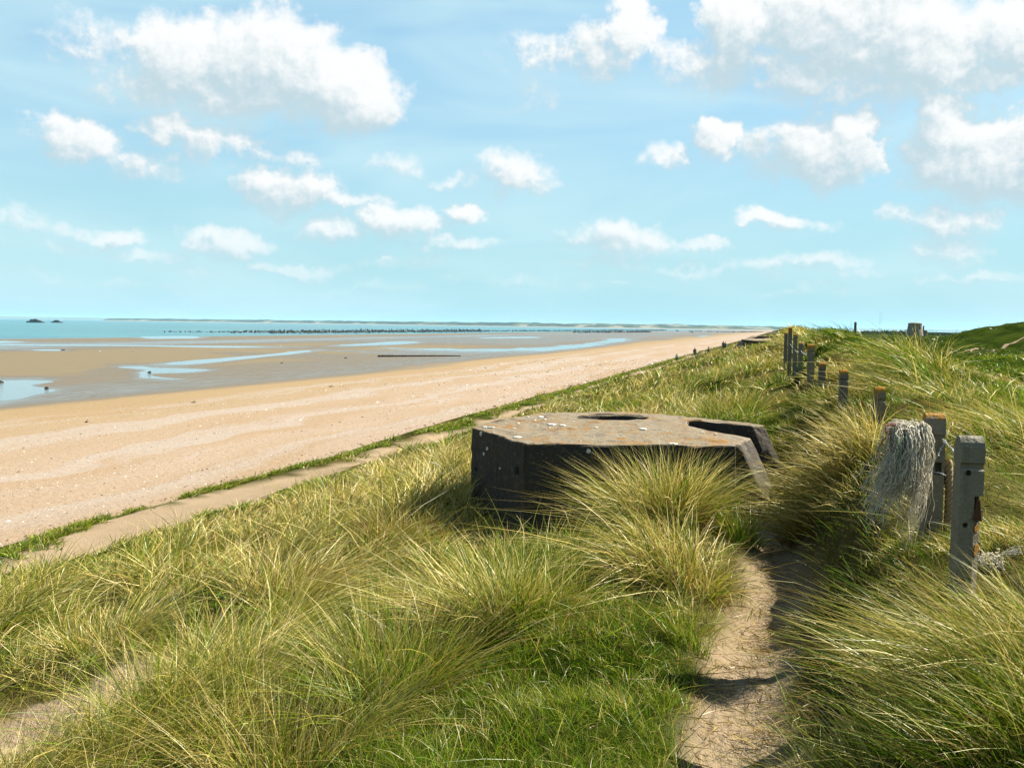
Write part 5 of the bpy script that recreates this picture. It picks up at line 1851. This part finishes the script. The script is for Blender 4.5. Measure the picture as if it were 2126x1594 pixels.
def gull(u, v, label, seed):
    p = beach_point(u, v)
    root = empty('gull', p, random.Random(seed).uniform(0, 6))
    white = plain_material('gull_white', (0.85, 0.85, 0.85), 0.7, 0.05)
    bm = bmesh.new()
    V = []
    prof = [(-0.26, 0.30, 0.012), (-0.16, 0.29, 0.05), (-0.02, 0.29, 0.10), (0.10, 0.31, 0.10), (0.18, 0.36, 0.065), (0.215, 0.42, 0.05), (0.25, 0.45, 0.052), (0.29, 0.44, 0.03), (0.31, 0.435, 0.006)]
    n = 10
    rings = [[bm.verts.new((x, r0 * math.cos(k / n * 6.2832), z + r0 * math.sin(k / n * 6.2832))) for k in range(n)] for x, z, r0 in prof]
    for a, b in zip(rings, rings[1:]):
        for k in range(n):
            bm.faces.new((a[k], a[(k + 1) % n], b[(k + 1) % n], b[k]))
    gb = link('body', mesh_from_bm('body', bm, True), white, root)
    grey = plain_material('gull_grey', (0.45, 0.47, 0.50), 0.7, 0.05)
    for s_ in (-1, 1):
        link('wing', prism('wing', [(-0.32, s_ * 0.02, 0.33), (0.10, s_ * 0.10, 0.36), (0.12, s_ * 0.115, 0.29), (-0.15, s_ * 0.09, 0.27)], [(-0.32, s_ * 0.03, 0.325), (0.10, s_ * 0.125, 0.35), (0.12, s_ * 0.13, 0.285), (-0.15, s_ * 0.105, 0.265)]), grey, root)
        V, F = tubes([np.array([[0.02, s_ * 0.04, 0.22], [0.02, s_ * 0.04, 0.10], [0.03, s_ * 0.04, 0.0]])], [0.01], 5, False)
        link('leg', mesh_arrays('leg', V, F), plain_material('gull_leg', (0.5, 0.25, 0.1)), root)
    bm = bmesh.new()
    bmesh.ops.create_cone(bm, cap_ends=True, segments=6, radius1=0.018, radius2=0.004, depth=0.07, matrix=Matrix.Translation((0.33, 0, 0.435)) @ Matrix.Rotation(R(90), 4, 'Y'))
    link('beak', mesh_from_bm('beak', bm), plain_material('gull_beak', (0.6, 0.4, 0.05)), gb)
    return tag(root, label, 'gull', 'gulls on the flats')


gull(207, 731.5, 'white gull on the outer flats, the left of two', 1)
gull(277, 730.5, 'white gull on the outer flats, the right of two', 2)
gull(582, 719.5, 'lone white gull on the wet sand towards the stakes', 3)

# strandline: weed, sticks and shell along the upper beach
g = np.random.default_rng(14)
V, F, C = [], [], []
n = 9000
tt_ = np.where(g.uniform(0, 1, n) < 0.65, g.choice([-25.2, -29.5, -34.5, -40.5, -48.0, -57.0], n, p=[.30, .16, .18, .14, .12, .10]) + g.normal(0, 0.9, n), g.uniform(-64, -24.5, n))
s_ = np.exp(g.uniform(math.log(20), math.log(260), n))
tt_ = tt_ + 1.6 * fbm(s_ * 0.06, s_ * 0, 131, 3)
x, y = to_xy(tt_, s_)
z = beach_z(tt_, s_)
sz = g.uniform(0.01, 0.035, n) * np.maximum(1.0, s_ / 60) * g.choice([0.6, 0.9, 1.8], n, p=[0.6, 0.35, 0.05]) * np.where(tt_ > -27.5, 1.7, 1.0)
a = g.uniform(0, 6.28, n)
lx = sz * g.uniform(1, 2.5, n)
corners = []
for (cx_, cy_, h_) in ((-1, -0.5, 0), (1, -0.4, 0), (0.8, 0.5, 0), (-0.7, 0.6, 0), (0.1, 0, 0.75)):
    px_, py_ = cx_ * lx, cy_ * sz
    corners.append(np.stack([x + px_ * np.cos(a) - py_ * np.sin(a), y + px_ * np.sin(a) + py_ * np.cos(a), z + 0.02 + h_ * sz - (0.03 if h_ == 0 else 0)], 1))
V = np.stack(corners, 1).reshape(-1, 3)
b0 = np.arange(n) * 5
tris = np.concatenate([np.stack([b0 + i, b0 + (i + 1) % 4, b0 + 4], 1) for i in range(4)])
me = mesh_arrays('beach_debris', V, [tris], False)
shell = g.uniform(0, 1, n) < np.where(tt_ > -27, 0.12, 0.5)
col = np.where(shell[:, None], np.array([0.46, 0.42, 0.36]) * g.uniform(0.7, 1.15, (n, 1)), np.array([0.045, 0.032, 0.02]) * g.uniform(0.5, 1.8, (n, 1)))
add_attr(me, 'tint', np.concatenate([np.repeat(col, 5, 0), np.ones((n * 5, 1))], 1), 'FLOAT_COLOR')
tag(link('beach_debris', me, grass_material('strand_bits', 0.0, 0.03)), 'scattered shell, weed and sticks along the strandlines', 'strandline', kind='stuff')

# bits of dead stalk lying on the path
B = Blades()
n = 3200
s_ = g.uniform(2.5, 11, n)
t_ = path_center(s_) + g.normal(0, 0.22, n)
x, y = to_xy(t_, s_)
a = g.uniform(0, 6.28, n)
d = np.stack([np.cos(a), np.sin(a), g.uniform(0.0, 0.15, n)], 1)
B.add(np.stack([x, y, height(x, y) + 0.006], 1), d, g.uniform(0.03, 0.20, n), g.normal(size=(n, 3)) * [0.3, 0.3, 0.02], np.full(n, 0.0045), pick(BROWN, n), pick(STRAW, n) * 0.8)
tag(B.build('path_litter', 2, M_GRASS), 'dead stalks lying on the sandy path', 'litter', kind='stuff')


# the thin trodden line up the far hill
al = np.linspace(0, 1, 60)
hx = 49.5 + 17.5 * al + 0.9 * np.sin(al * 9)
hy = 112 + 18.5 * al
wd = 0.28 + 0.12 * np.sin(al * 23)
Lx, Rx = hx - wd, hx + wd
V = np.stack([np.stack([Lx, hy, height(Lx, hy) + 0.12], 1), np.stack([Rx, hy, height(Rx, hy) + 0.12], 1)], 1).reshape(-1, 3)
me = mesh_arrays('path', V, [grid_faces(60, 2)])
add_attr(me, 'sand', np.ones(120))
tag(link('path', me, M_DUNE), 'thin sandy track slanting up the far hill', 'path', kind='structure')


# ------------------------------------------------------------------ sea haze
hm = bpy.data.materials.new('sea_haze')
hm.use_nodes = True
H = NT(hm.node_tree)
for n_ in list(H.n):
    H.n.remove(n_)
pv = H.node('ShaderNodeVolumePrincipled')
pv.inputs['Color'].default_value = (0.42, 0.76, 1.0, 1)
pv.inputs['Density'].default_value = 2.6e-5
pv.inputs['Anisotropy'].default_value = 0.0
ho = H.node('ShaderNodeOutputMaterial')
H.l.new(pv.outputs[0], ho.inputs['Volume'])
xs_, ys_ = 120000.0, 120000.0
hme = prism('haze', [(-xs_, -ys_, 130), (xs_, -ys_, 130), (xs_, ys_, 130), (-xs_, ys_, 130)], [(-xs_, -ys_, -16), (xs_, -ys_, -16), (xs_, ys_, -16), (-xs_, ys_, -16)])
tag(link('haze', hme, hm), 'thin pale sea haze over the bay', 'haze', kind='stuff')
